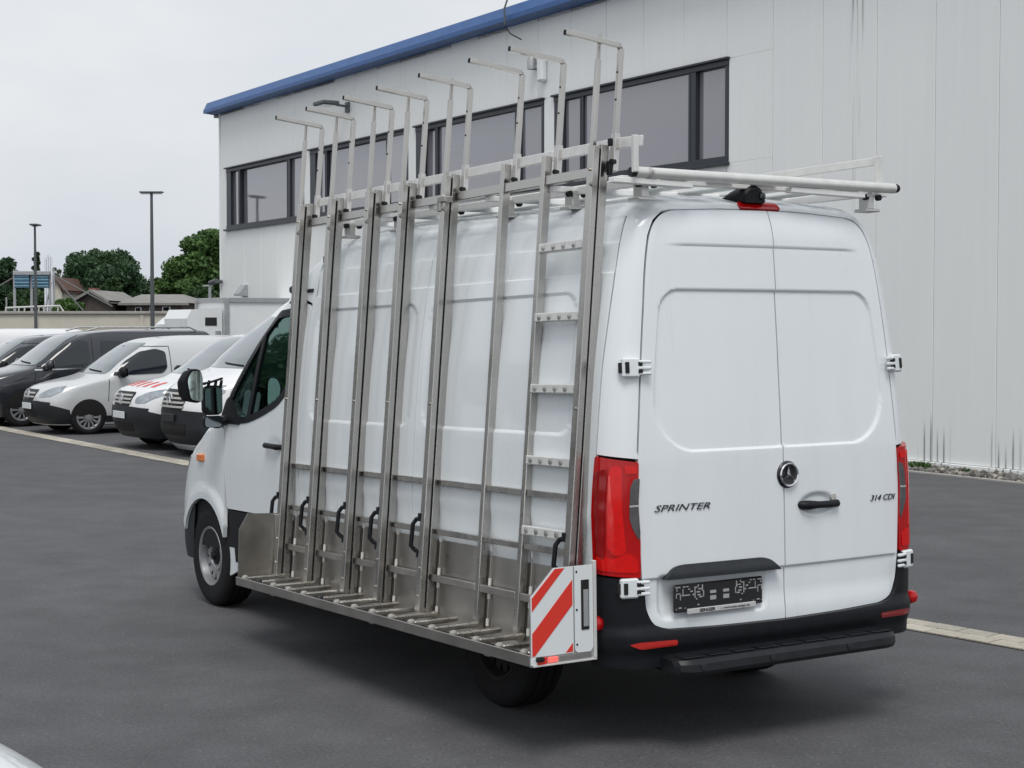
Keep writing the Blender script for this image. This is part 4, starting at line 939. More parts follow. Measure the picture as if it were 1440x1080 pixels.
# white car whose bonnet corner reaches into the lower left of the view
nc, NB = parked_van(CITAN, dict(S_CIT, style='steel', bumper_mat='van_white', plain=True), 'white car beside the photographer, only its bonnet edge in view', 'van_white', (0, 0), (.79, .61), 'car', None)
nc.location = (-4.7, 1.9, 0)

# ---------------------------------------------------------------- the van with the glass rack
VX = Vector((.843219, .537570, 0)).normalized(); VYAW = math.radians(32.51803683); VRAKE = math.radians(-1.37008)
VO = Vector((1.35211746, 7.88603888, .11782929))
VY = Vector((-math.sin(VYAW)*math.cos(VRAKE), math.cos(VYAW)*math.cos(VRAKE), math.sin(VRAKE))); VX = Vector((math.cos(VYAW), math.sin(VYAW), 0)); VZ = VX.cross(VY)
VM = Matrix(((VX.x, VY.x, VZ.x, VO.x), (VX.y, VY.y, VZ.y, VO.y), (VX.z, VY.z, VZ.z, VO.z), (0, 0, 0, 1)))
van = empty('panel_van'); van.matrix_world = VM
tag(van, 'white high-roof panel van with unmarked doors carrying the steel glass rack', 'van')
B = Body(**SPRINTER); U = B.u
SEAM = -.03
WHITE = 'van_white'
# dark inner shell behind the panels
m = B.shell(np.linspace(.42, 2.42, 40), cap_top=False, nside=30, nfront=10)
V = np.array(m.v); keepf = []
for f in m.f:
    c = V[list(f)].mean(0)
    if c[1] < 3.42 or c[2] < 1.24: keepf.append(f)
ctr = np.array([0, 2.8, 0]); 
Vn = V.copy(); Vn[:, 0] *= .978; Vn[:, 1] = 2.9+(V[:, 1]-2.9)*.990
m.v = [tuple(p) for p in Vn]; m.f = keepf
m.add([(-.9, 3.40, .5), (.9, 3.40, .5), (.82, 3.40, 2.4), (-.82, 3.40, 2.4)], [(0, 1, 2, 3)])
m.build('inner_shell', 'cavity', van)
m = MB(); m.box((-.85, .35, .30), (.85, 5.3, .46)); m.box((-.5, .2, .2), (.5, 4.2, .31)); m.build('underbody', 'cavity', van)

# --- rear doors
def door_edge(sd):
    L = [(.006, .447), (.40, .452), (.70, .462), (.775, .49), (.812, .56), (.824, .68), (.830, .80), (.840, 1.0), (.846, 1.25), (.843, 1.5), (.846, 1.75), (.853, 2.0), (.864, 2.2), (.870, 2.31), (.862, 2.375), (.835, 2.418), (.78, 2.432), (.4, 2.445), (.006, 2.449)]
    L = round_poly(L, [0]+[.05]*(len(L)-2)+[0], 4); out = []
    for u, z in L:
        if u < .01: u = SEAM*sd+.004
        out.append((sd*u, z))
    return out
def rear_disp(sd):
    def f(u, z):
        t = np.abs(np.asarray(u)-0)*1.0; t = np.asarray(u)*sd
        d = np.zeros_like(t)
        sdist = sdbox(t, z, SEAM*sd-.2, .765, 1.285, 2.055, .26, .11); d -= .012*(1-smooth(sdist, -.009, .003))
        d += .007*smooth(z, 2.262, 2.272)*(1-smooth(z, 2.30, 2.42))*(1-smooth(t, .62, .80))           # pressed line below the roof
        fold = .708+.0*t; d -= .011*(1-smooth(z, fold-.018, fold))*(1-smooth(t, .80, .83))
        d += .0095*(1-smooth(z, .47, .60))*1.0
        if sd > 0:
            s2 = sdbox(t, z, .09, .735, .50, .715, .05, .02); d -= .016*(1-smooth(s2, -.02, .004))
        else:
            r = np.hypot((t-.255)/.135, (z-.998)/.062); d -= .016*(1-smooth(r, .55, 1.0))
        return d
    return f
doors = {}
for sd in (1, -1):
    doors[sd] = patch('rear_door', door_edge(sd), B.P, B.N, WHITE, van, 0, (.010, .0065), rear_disp(sd), .03)
def on_rear(u, z, off=0, disp=None):
    p = B.P(np.array(u), np.array(z)); n = B.N(np.array(u), np.array(z)); d = off+(float(disp(np.array(u), np.array(z))) if disp else 0); return p+n*d, n
# --- rear corner pillars, side panels, roof
for sd in (1, -1):
    inner = [(.841, 1.262), (.856, 1.30), (.853, 1.5), (.856, 1.75), (.863, 2.0), (.874, 2.2), (.880, 2.31), (.872, 2.384), (.843, 2.4275), (.80, 2.4360)]
    outer = [(1.0, 2.4360), (1.003, 2.40), (1.003, 2.2), (1.006, 2.08), (1.022, 1.85), (1.034, 1.70), (1.046, 1.45), (1.054, 1.285)]
    patch('rear_pillar', [(sd*u, z) for u, z in inner+outer], B.P, B.N, WHITE, van, 0, (.015, .03), None, .02)
def side_disp(u, z):
    t = np.abs(u)-B.a-B.b+B.y0; d = np.zeros_like(t)
    for y0, y1 in ((.44, 1.90), (2.04, 3.33)):
        s = sdbox(t, z, y0, y1, 1.365, 2.055, .10, .12); d -= .009*(1-smooth(s, -.012, .003))
    d -= .006*smooth(z, 2.134, 2.142)*(1-smooth(z, 2.15, 2.30))
    d -= .005*smooth(z, 2.276, 2.284)*(1-smooth(z, 2.29, 2.38))
    d += .005*np.exp(-((z-.98)/.05)**2)
    return d
arch_r = [(U(1.263+.43*math.cos(a)), .30+.43*math.sin(a)) for a in np.linspace(math.radians(152), math.radians(28), 16)]
for sd in (1, -1):
    o1 = [(1.062, 1.29), (1.054, 1.45), (1.041, 1.70), (1.029, 1.85), (1.013, 2.08), (1.010, 2.2), (1.010, 2.41), (U(1.964), 2.41), (U(1.964), .5)]+arch_r[::-1]+[(1.072, .5), (1.075, .70)]
    patch('side_panel', [(sd*u, z) for u, z in o1], B.P, B.N, WHITE, van, 0, (.024, .0075), side_disp, .02)
    o2 = [(U(1.971), .5), (U(1.971), 2.41), (U(3.66), 2.41), (U(3.60), 2.14), (U(3.44), 2.10), (U(3.44), .72), (U(3.44), .5)]
    patch('side_panel', [(sd*u, z) for u, z in o2], B.P, B.N, WHITE, van, 0, (.024, .0075), side_disp, .02)
    patch('sill_trim', [(sd*U(1.75), .36), (sd*U(4.5), .36), (sd*U(4.50), .50), (sd*U(4.58), .712), (sd*U(3.5), .712), (sd*U(3.4), .49), (sd*U(1.72), .49)], B.P, B.N, 'plastic_black', van, .006, (.08, .03), None, .03)
zz = np.concatenate([np.linspace(2.405, 2.47, 6), 2.47+.06*np.sin(np.linspace(.1, 1, 10)*math.pi/2)])
rb = MB()
rings = [B.ring(z, None, 0, 30, 14) for z in zz]; n = len(rings[0]); fs = []
for i in range(len(zz)-1):
    for k in range(n):
        k2 = (k+1) % n; c = (rings[i][k]+rings[i][k2])/2
        if zz[i] < 2.45 and c[1] < .26 and abs(c[0]) < .70: continue      # opening for the doors
        fs.append((i*n+k, (i+1)*n+k, (i+1)*n+k2, i*n+k2))
fs.append(tuple(range((len(zz)-1)*n, len(zz)*n))[::-1]); rb.add(np.concatenate(rings)*np.array([.9985, 1, 1])+np.array([0, .002, 0]), fs); rb.build('roof', WHITE, van, sharp=.8)
patch('roof_header', [(-1.0, 2.4365), (-.80, 2.4365), (-.4, 2.4515), (0, 2.456), (.4, 2.4515), (.80, 2.4365), (1.0, 2.4365), (1.0, 2.49), (.8, 2.50), (-.8, 2.50), (-1.0, 2.49)], B.P, B.N, WHITE, van, 0, (.03, .006), None, .02)
# --- cab: front bumper, bonnet, pillars, windscreen
B.shell(np.linspace(.31, .74, 14), 5.40, nside=8).build('front_bumper', 'plastic_grey', van)
B.shell(np.concatenate([np.linspace(.735, 1.0, 10), np.linspace(1.02, 1.34, 18)]), 5.30, nside=8).build('bonnet', WHITE, van)
B.shell(np.linspace(1.32, 2.16, 20), None, 34, nfront=14).build('windscreen', 'cab_glass_clear', van)
for sd in (1, -1):
    ap = MB(); rings = []
    for z in np.linspace(1.30, 2.16, 20):
        R = B.ring(float(z), None, 4, nfront=45); k = 17; rings.append(R[:k] if sd > 0 else R[::-1][:k])
    nn = len(rings[0]); ap.add(np.concatenate(rings), [(i*nn+k, (i+1)*nn+k, (i+1)*nn+k+1, i*nn+k+1) for i in range(19) for k in range(nn-1)]); ap.build('windscreen_pillar', WHITE, van)
B.shell(np.concatenate([np.linspace(2.13, 2.40, 14), np.linspace(2.405, 2.48, 8)]), 3.40, nside=8).build('cab_roof', WHITE, van)
fender_arch = [(U(5.03+.395*math.cos(a)), .37+.395*math.sin(a)) for a in np.linspace(math.radians(158), math.radians(22), 22)]
def fender_disp(u, z):
    y = np.abs(u)-B.a-B.b+B.y0; r = np.hypot(y-5.03, z-.37); return .018*(1-smooth(np.abs(r-.42), .02, .10))
WINDOW = round_poly([(4.665, 1.335), (4.30, 1.345), (4.05, 1.40), (3.80, 1.475), (3.63, 1.60), (3.555, 1.78), (3.56, 2.02), (3.66, 2.055), (3.92, 2.04), (4.09, 1.93), (4.35, 1.705), (4.58, 1.49)], [.03, .1, .1, .1, .08, .08, .05, .05, .06, .1, .1, .05])
DOOR = round_poly([(3.452, .722), (4.62, .722), (4.662, 1.0), (4.664, 1.27), (4.76, 1.33), (4.64, 1.52), (4.40, 1.745), (4.14, 1.975), (3.98, 2.10), (3.62, 2.118), (3.452, 2.09)], [.05, .03, 0, .02, .03, .05, .1, .1, .05, .03, .05])
for sd in (1, -1):
    S_ = lambda P: [(sd*U(y), z) for y, z in P]
    patch('fender', [(sd*u, z) for u, z in [(U(4.672), .722), (U(4.672), 1.265), (U(4.80), 1.30), (U(5.10), 1.20), (U(5.34), 1.10), (U(5.5), .99), (U(5.55), .72), (U(5.42), .56)]+fender_arch[::-1]+[(U(4.645), .60)]], B.P, B.N, WHITE, van, .003, (.02, .02), fender_disp, .03)
    dr = patch('front_door', with_hole(S_(DOOR), S_(WINDOW)), B.P, B.N, WHITE, van, .002, (.025, .02), lambda u, z: -.006*(1-smooth(np.hypot((np.abs(u)-U(3.83))/.13, (z-1.185)/.055), .6, 1)) , .025)
    patch('window_frame', with_hole(S_(grow(WINDOW, .028)), S_(grow(WINDOW, -.018))), B.P, B.N, 'plastic_black', dr, .007, (.04, .03), None, .02)
    patch('window_divider', S_([(4.30, 1.345), (4.245, 1.355), (4.075, 1.925), (4.13, 1.90)]), B.P, B.N, 'plastic_black', dr, .006, (.05, .04), None, .02)
    patch('mirror_base', S_(round_poly([(4.745, 1.315), (4.40, 1.305), (4.44, 1.40), (4.585, 1.50), (4.66, 1.47)], .03)), B.P, B.N, 'plastic_black', dr, .012, (.05, .03), None, .02)
    patch('side_glass', S_(grow(WINDOW, -.006)), B.P, B.N, 'cab_glass', dr, -.006, (.06, .05), None, 0)
    hb = B.P(np.array(sd*U(3.83)), np.array(1.185)); m = MB(); pts = [hb+np.array([-sd*o_, y_, z_]) for o_, y_, z_ in ((.0, .11, 0), (.028, .085, .002), (.034, 0, 0), (.030, -.09, -.004), (.0, -.12, -.004))]
    m.tube(pts, [.016, .019, .017, .020, .016], 10); m.build('door_handle', 'plastic_black', dr)
    pi_ = B.P(np.array(sd*U(5.075)), np.array(1.055)); m = MB(); m.cbox((pi_[0]-sd*.010, pi_[1], pi_[2]), (.014, .055, .027), .008); m.build('side_indicator', 'lens_amber', van)
# headlamps on the front corners
for sd in (1, -1):
    patch('headlamp', [(-sd*a, b) for a, b in round_poly([(.62, .84), (.80, .86), (.945, .98), (.93, 1.06), (.80, 1.05), (.64, .97)], .03)], B.Fp, B.Fn, 'headlamp', van, .008, (.03, .02))
patch('grille', round_poly([(-.42, .72), (.42, .72), (.5, .98), (-.5, .98)], .04), B.Fp, B.Fn, 'plastic_black', van, .008, (.05, .03))
m = MB(); q = B.ring(2.165, 3.45, 0, 14, 20); m.tube([p+np.array([0, .002, .012]) for p in q], .012, 6); m.build('roof_edge_seal', 'gap_dark', van)
m = MB()
p = B.Fp(np.array(-.70), np.array(2.20)); m.cbox((p[0], p[1]+.02, p[2]+.0), (.10, .05, .022), .01, [[.94, .34, 0], [-.34, .94, 0], [0, 0, 1]]); m.build('clearance_lamp', 'plastic_grey', van)
# cab interior
m = MB(); m.cbox((0, 4.72, 1.12), (.84, .22, .16), .08); m.cbox((-.42, 4.46, 1.20), (.16, .10, .10), .05); m.build('dashboard', 'plastic_grey', van)
m = MB(); pts = [(-.42+.19*math.cos(a), 4.30-.19*math.sin(a)*.35, 1.28+.19*math.sin(a)*.93) for a in np.linspace(0, 2*math.pi, 25)]; m.tube(pts, .014, 8, False); m.tube([(-.42, 4.46, 1.22), (-.42, 4.31, 1.28)], .03, 8); m.build('steering_wheel', 'plastic_black', van)
for x in (-.48, .45):
    m = MB(); m.cbox((x, 3.86, .98), (.25, .27, .09), .05); st = m.build('seat', 'seat_fabric', van)
    m = MB(); m.cbox((x, 3.60, 1.36), (.24, .08, .36), .06, [[1, 0, 0], [0, .98, -.17], [0, .17, .98]]); m.build('backrest', 'seat_fabric', st)
    m = MB(); m.cbox((x, 3.53, 1.82), (.13, .05, .10), .04); m.build('headrest', 'seat_fabric', st)
m = MB(); m.box((-.93, 3.42, .70), (.93, 5.0, .74)); m.build('cab_floor', 'cavity', van)

# --- wheels
for sd in (-1, 1):
    for y, z in ((1.263, .267), (4.985, .355)):
        add_wheel(van, sd*(.865 if y > 3 else .79), y, z, .355, .235, .205, sd, 'steel', 'steel_rim' if y > 3 else 'rim_shaded')
    m = MB(); an = np.linspace(-.12, math.pi+.12, 24); arc = [(5.03+.40*math.cos(a), .37+.40*math.sin(a)) for a in an]; m.add([(sd*.93, y, z) for y, z in arc]+[(sd*.62, y, z) for y, z in arc], [(k, k+1, 24+k+1, 24+k) for k in range(23)]+[tuple(range(24, 48))]); m.build('wheel_housing', 'cavity', van)
m = MB(); m.cbox((-.93, 4.60, .44), (.012, .085, .135), .006, [[1, 0, 0], [0, .94, .34], [0, -.34, .94]]); m.cbox((-.955, 4.575, .62), (.005, .035, .05), .003, [[1, 0, 0], [0, .94, .34], [0, -.34, .94]]); m.build('mud_flap', 'plastic_light', van)
m = MB(); m.cbox((-.957, 4.60, .40), (.006, .10, .13), .004, [[1, 0, 0], [0, .95, .31], [0, -.31, .95]]); m.build('wheel_guard', WHITE, van)

# --- rear bumper, step, lamps
bz = lambda u, z: .012+.020*smooth(z, .34, .40)*(1-smooth(z, .44, .49))
bo = [(0, .446)]+round_poly([(.39, .451), (.40, .451), (.70, .460), (.778, .487), (.816, .558), (.827, .68), (.828, .685)], [0, .0, .05, .05, .05, 0, 0], 4)+[(.832, .705), (1.075, .722), (1.10, .70), (1.10, .30), (.9, .29), (0, .28)]
patch('rear_bumper', [(u, z) for u, z in bo]+[(-u, z) for u, z in bo[-2::-1]], B.P, B.N, 'plastic_black', van, .006, (.02, .016), lambda u, z: bz(u, z)*(1-smooth(np.abs(u), .80, .98)*.4), .04)
for sd in (1, -1):
    patch('bumper_reflector', [(sd*u, z) for u, z in round_poly([(.665, .388), (.86, .385), (.905, .408), (.86, .418), (.665, .414)], .01)], B.P, B.N, 'reflector_red' if sd > 0 else 'lens_dark_red', van, .011, (.02, .008), lambda u, z: bz(u, z)*(1-smooth(np.abs(u), .80, .98)*.4), .02)
    x = -sd*(1.005 if sd > 0 else .985); yy = .22 if sd > 0 else .16; zz_ = .50 if sd > 0 else .455
    m = MB(); m.tube([(x+sd*.05, yy+.03, zz_), (x, yy-.02, zz_)], .026, 14); m.tube([(x+sd*.10, yy+.05, zz_-.01), (x, yy+.01, zz_)], .012, 8); mk = m.build('marker_lamp', 'plastic_black', van)
    m = MB(); m.lathe([(.034, .012), (.036, -.004), (.028, -.020), (.012, -.028), (.001, -.029)], 'y', (x, yy-.025, zz_), 20); m.build('marker_lens', 'lens_red', mk)
st = MB()
prof = [(-.100, .262), (-.114, .282), (-.110, .316), (-.088, .336), (.06, .347), (.06, .262)]
def step_shape(y, z, t):
    return (-.745+t, y, z)
secs = []; X0, X1 = -.735, .665
xs = [X0, X0+.012, X0+.04, X0+.09]+list(np.linspace(X0+.15, X1-.15, 8))+[X1-.09, X1-.04, X1-.012, X1]
pts = []; npf = len(prof)
for x in xs:
    e = min(x-X0, X1-x); k = math.sqrt(max(0, 1-(1-min(e/.10, 1))**2)); 
    for y, z in prof: pts.append((x, .06+(y-.06)*(.55+.45*k), .305+(z-.305)*(.75+.25*k)))
fs = [(i*npf+j, i*npf+(j+1) % npf, (i+1)*npf+(j+1) % npf, (i+1)*npf+j) for i in range(len(xs)-1) for j in range(npf)]+[tuple(range(npf)), tuple(range((len(xs)-1)*npf, len(xs)*npf))[::-1]]
st.add(pts, fs); stp = st.build('rear_step', 'plastic_step', van, sharp=.5)
m = MB()
for k in range(9):
    x = -.635+k*.15; m.cbox((x, -.03, .3425), (.060, .040, .003), .002)
tag(m.build('tread_pads', 'plastic_step', stp), kind='stuff')
for x in (-.62, -.2, .3):
    m = MB(); m.lathe([(.016, .004), (.016, -.004), (.001, -.005)], 'y', (x, -.1135, .302), 14); m.build('parking_sensor', 'plastic_grey', stp)
for x in (-.5, .5): m = MB(); m.box((x-.04, .05, .24), (x+.04, .5, .30)); m.build('step_bracket', 'cavity', stp)
for sd in (1, -1):
    lo = round_poly([(.838, .712), (1.066, .735), (1.074, 1.0), (1.066, 1.16), (1.058, 1.277), (.848, 1.247), (.845, 1.05), (.836, .88)], [.01, .03, 0, 0, .015, .01, 0, 0])
    def ld(u, z):
        t = np.abs(u); return .010+.010*smooth(t, .86, .93)*(1-smooth(t, 1.0, 1.06))
    tl = patch('tail_lamp', [(sd*u, z) for u, z in lo], B.P, B.N, 'lens_red', van, 0, (.010, .014), ld, .03)
    patch('reversing_lens', [(sd*u, z) for u, z in round_poly([(.842, 1.175), (.872, 1.17), (.886, 1.13), (.889, .99), (.876, .945), (.846, .885), (.838, .91), (.846, 1.05)], .012)], B.P, B.N, 'lens_clear', tl, .004, (.012, .02), lambda u, z: ld(u, z), .004)
    patch('lens_divider', [(sd*u, z) for u, z in [(.845, 1.052), (.888, 1.05), (.888, 1.042), (.845, 1.044)]], B.P, B.N, 'plastic_light', tl, .006, (.012, .02), ld, .003)
    patch('light_band', [(sd*u, z) for u, z in round_poly([(.905, .83), (.955, .815), (.985, .86), (.978, 1.20), (.965, 1.235), (.925, 1.23), (.918, 1.0)], .02)], B.P, B.N, 'lens_bright', tl, .0035, (.012, .02), ld, .003)
    patch('upper_band', [(sd*u, z) for u, z in round_poly([(.858, 1.195), (.91, 1.195), (.915, 1.235), (.858, 1.228)], .008)], B.P, B.N, 'lens_bright', tl, .0035, (.012, .02), ld, .003)
    patch('lower_lens', [(sd*u, z) for u, z in round_poly([(.85, .735), (1.05, .752), (1.04, .83), (.96, .80), (.90, .835), (.852, .80)], .02)], B.P, B.N, 'lens_bright', tl, .004, (.014, .02), ld, .003)
    patch('side_lens', [(sd*u, z) for u, z in round_poly([(.998, .80), (1.05, .82), (1.055, 1.2), (.985, 1.22)], .015)], B.P, B.N, 'lens_deep', tl, .005, (.01, .02), lambda u, z: ld(u, z)+.0012*np.sin(z*260), .003)
# hinges
def hinge(u, z, sd):
    p, nrm = on_rear(sd*u, z); n = Vector(nrm); t = Vector((0, 0, 1)); s = n.cross(t)*(1 if sd > 0 else -1); s.normalize()      # s points to the door side
    s = -s if (s.x*sd < 0) else s
    R = np.stack([np.array(s), np.array(n), np.array(n.cross(s)) if sd < 0 else -np.array(n.cross(s))], 1)
    P_ = lambda a, b, c: p+R@np.array([a, b, c])
    m = MB(); m.cbox(P_(-.035, .012, 0), (.045, .016, .046), .008, R); hg = m.build('hinge', 'sign_white', van)
    m = MB(); m.cbox(P_(-.058, .030, 0), (.010, .004, .026), .002, R); m.cbox(P_(.008, .022, .020), (.011, .010, .011), .003, R); m.cbox(P_(.008, .022, -.018), (.011, .010, .011), .003, R); m.cbox(P_(-.085, .008, 0), (.008, .010, .024), .002, R); m.build('hinge_slot', 'cavity', hg)
    m = MB()
    for c in (.028, .003, -.026): m.cbox(P_(.030, .022, c), (.034, .010, .008), .005, R)
    m.build('hinge_arm', 'sign_white', hg)
for sd in (1, -1): hinge(.868, 1.686, sd); hinge(.862, .668, sd)
# grip above the plate, plate, emblem, handle, lettering
rd = rear_disp(1)
patch('plate_grip', round_poly([(.715, .694), (.655, .748), (.60, .757), (.12, .757), (.075, .745), (.022, .694)], [.005, .03, .02, .02, .03, .005]), B.P, B.N, 'plastic_grey', doors[1], .010, (.02, .008), lambda u, z: .022*smooth(z, .765, .71), .04)
pc, _ = on_rear(.385, .598, .0)
pl = MB(); pl.cbox((-.393, .052, .600), (.272, .008, .066), .006, [[1, 0, 0], [0, 1, 0], [0, 0, 1]]); plate = pl.build('plate_holder', 'plate_black', doors[1])
rs = random.Random(3); pm = MB()
def pbox(x, z, w, h, s=1):
    for sg in (1, -1): pm.cbox((-.393+sg*x, .0432, .602+z), (w/2, .0008, h/2), 0)
for x, z, w, h in ((.262, .012, .004, .022), (.25, .022, .022, .004), (.238, .006, .004, .03), (.252, .052, .03, .005), (.215, .052, .014, .005), (.195, .052, .012, .005), (.205, .012, .05, .005), (.222, .028, .004, .03), (.17, .028, .015, .006), (.185, .040, .010, .005), (.16, .012, .008, .008),
    (.13, .052, .006, .01), (.145, .045, .018, .005), (.12, .036, .022, .005), (.105, .04, .006, .03), (.15, .02, .005, .05), (.13, .022, .02, .006), (.125, .008, .02, .006), (.115, -.002, .02, .006), (.098, .012, .005, .03), (.14, -.01, .008, .006), (.24, -.045, .018, .006), (.262, -.05, .005, .005), (.21, -.048, .005, .005), (.13, -.038, .01, .006), (.258, .04, .004, .012)): pbox(x, z, w, h)
for sg in (1, -1):
    for z, h in ((.016, .014), (-.012, .020)): pm.cbox((-.393+sg*.04, .0432, .602+z), (.018, .0008, h/2), 0)
tag(pm.build('plate_print', 'print_white', plate), kind='stuff')
m = MB(); m.cbox((-.383, .040, .5365), (.21, .004, .0125), .002); stp_ = m.build('name_strip', 'strip_white', plate)
me = text_mesh('name_text', 'SENGER', .021, .0006, 0, 1.25, .0006); t = link('name_text', me, 'plate_black', stp_, None); t.rotation_euler = (math.pi/2, 0, 0); t.location = (-.475, .0352, .5365)
me = text_mesh('name_text', '— www.auto-senger.de', .0165, .0006, 0, 1.15); t = link('name_text', me, 'plate_black', stp_, None); t.rotation_euler = (math.pi/2, 0, 0); t.location = (-.305, .0352, .5365)
ep, en = on_rear(-.052, 1.150, -.004)
eb = MB(); eb.lathe([(.067, .0), (.067, -.012), (.062, -.017), (.054, -.014), (.001, -.012)], 'y', tuple(ep+np.array([0, .004, 0])), 40); emb = eb.build('emblem', 'plate_black', doors[-1])
star(emb, (ep[0], ep[1]-.009, ep[2]), .059, False, 'emblem_star')
hp, _ = on_rear(-.255, .990, 0); hm = MB()
hpts = [(.128, .014, .006), (.140, -.010, .004), (.18, -.018, .002), (.25, -.014, .000), (.32, -.012, -.001), (.372, -.010, .001), (.388, .014, .002)]
hm.tube([(x, hp[1]+y, .990+z) for x, y, z in hpts], [.016, .022, .024, .018, .018, .020, .015], 12); hm.build('door_handle', 'plastic_black', doors[-1], sharp=1.2)
kp = MB(); kp.lathe([(.018, .0), (.018, -.006), (.001, -.007)], 'y', (.36, hp[1]+.004, 1.022), 16); kp.build('key_lock', 'plastic_light', doors[-1])
def rear_text(body, size, wide, uc, z, sd, shear, bold, tilt=0):
    me = text_mesh('badge_lettering', body, size, .0022, shear, wide, bold); t = link('badge_lettering', me, 'letter_dark', doors[sd], None)
    p, nn = on_rear(uc, z, .003, rear_disp(sd)); yaw = math.atan2(nn[0], -nn[1]); t.location = tuple(p); t.rotation_euler = (math.pi/2, 0, yaw*1.0)
rear_text('SPRINTER', .045, 1.66, .597, 1.026, 1, .35, -.0005)
rear_text('314 CDI', .042, 1.25, -.715, .998, -1, .35, -.0004)
# third brake lamp and rear camera
patch('brake_lamp', round_poly([(.215, 2.453), (-.155, 2.453), (-.165, 2.478), (-.13, 2.488), (.19, 2.488), (.225, 2.478)], .006), B.P, B.N, 'lens_red', van, .010, (.03, .006), None, .03)
cp, _ = on_rear(.06, 2.495, 0)
m = MB(); secs = []; nseg = 14
prof = [(.18, 0.10, .002, .002), (.10, .10, .03, .02), (.05, .10, .055, .045), (.02, .085, .068, .060), (-.03, .075, .075, .066), (-.055, .07, .07, .060), (-.065, .065, .05, .04)]
rings = []
for dy, w_, h_, z_ in prof:
    rings.append([(-.055+w_*math.cos(a), cp[1]+dy, 2.498+max(0, math.sin(a))*h_*1.1+(math.sin(a) < 0)*-.012) for a in np.linspace(0, 2*math.pi, nseg, endpoint=False)])
m.add([p for r in rings for p in r], [(i*nseg+k, i*nseg+(k+1) % nseg, (i+1)*nseg+(k+1) % nseg, (i+1)*nseg+k) for i in range(len(prof)-1) for k in range(nseg)]+[tuple(range((len(prof)-1)*nseg, len(prof)*nseg))[::-1]])
cmr = m.build('rear_camera', 'plastic_black', van, sharp=.9)
m = MB(); m.lathe([(.018, 0), (.018, -.01), (.001, -.012)], 'y', (-.01, cp[1]-.062, 2.520), 14); m.build('camera_lens', 'window_dark', cmr)

# --- door mirrors (main mirror and the clipped-on towing mirror)
def mirror_shell(ctr, w, h, d, name, mt, glass, parent, tilt=0, gw=.88):
    cx, cy, cz = ctr; m = MB(); rings = []
    ol = rrect(-w/2, -h/2, w/2, h/2, min(w, h)*.28, 5)
    for k, (dy, s) in enumerate(((0, .97), (.012, 1.0), (d*.5, .95), (d*.85, .72), (d, .45))): rings.append([(cx+a*s, cy+dy, cz+b*s) for a, b in ol])
    n_ = len(ol); m.add([p for r in rings for p in r], [(i*n_+k, i*n_+(k+1) % n_, (i+1)*n_+(k+1) % n_, (i+1)*n_+k) for i in range(4) for k in range(n_)]+[tuple(range(4*n_, 5*n_))])
    m.add([(cx+a*.97, cy, cz+b*.97) for a, b in ol], [tuple(range(n_))[::-1]])
    o = m.build(name, mt, parent, sharp=.9); o.rotation_euler = (0, 0, 0)
    g_ = MB(); g_.add([(cx+a*gw, cy-.004, cz+b*gw) for a, b in ol], [tuple(range(n_))[::-1]]); g_.build('mirror_glass', glass, o); return o
mm = mirror_shell((-1.097, 4.58, 1.475), .138, .205, .11, 'door_mirror', 'plastic_black', 'mirror_dark', van)
lw = mirror_shell((-1.097, 4.585, 1.327), .138, .082, .08, 'wide_angle_mirror', 'plastic_black', 'mirror_dark', mm)
m = MB(); m.bar((-.955, 4.66, 1.345), (-1.08, 4.63, 1.30), .09, .06, .02); m.build('mirror_arm', 'plastic_black', mm)
m = MB()
for x in (-1.135, -1.085, -1.045): m.tube([(x, 4.58, 1.56), (x+.008, 4.57, 1.612)], [.013, .010], 8)
m.tube([(-1.20, 4.56, 1.588), (-1.13, 4.56, 1.598), (-1.035, 4.56, 1.625)], .008, 8); m.build('mirror_clamp', 'plastic_black', mm)
tm = empty('towing_mirror'); tm.matrix_world = VM; tag(tm, 'add-on towing mirror with bright green-tinted glass clipped outside the door mirror', 'mirror')
tw = MB(); ol = round_poly([(-.048, -.102), (.052, -.118), (.066, .08), (.044, .120), (-.022, .120), (-.066, .05)], .03)
c0 = np.array([-1.243, 4.565, 1.573]); rings = []
for dy, s in ((0, .97), (.012, 1.0), (.05, .92), (.08, .62), (.09, .3)): rings.append([(c0[0]+a*s-dy*.6, c0[1]+dy, c0[2]+b*s) for a, b in ol])
n_ = len(ol); tw.add([p for r in rings for p in r], [(i*n_+k, i*n_+(k+1) % n_, (i+1)*n_+(k+1) % n_, (i+1)*n_+k) for i in range(4) for k in range(n_)]+[tuple(range(4*n_, 5*n_))]); tw.add([(c0[0]+a*.97, c0[1], c0[2]+b*.97) for a, b in ol], [tuple(range(n_))[::-1]])
tw.tube([(-1.23, 4.585, 1.588), (-1.15, 4.58, 1.59)], .009, 8); tws = tw.build('mirror_housing', 'plastic_black', tm, sharp=.9)
g_ = MB(); g_.add([(c0[0]+.006+a*.80, c0[1]-.022-.14*(a*.8)+.16*b, c0[2]+b*.88) for a, b in ol], [tuple(range(n_))[::-1]]); g_.build('mirror_glass', 'mirror', tws)

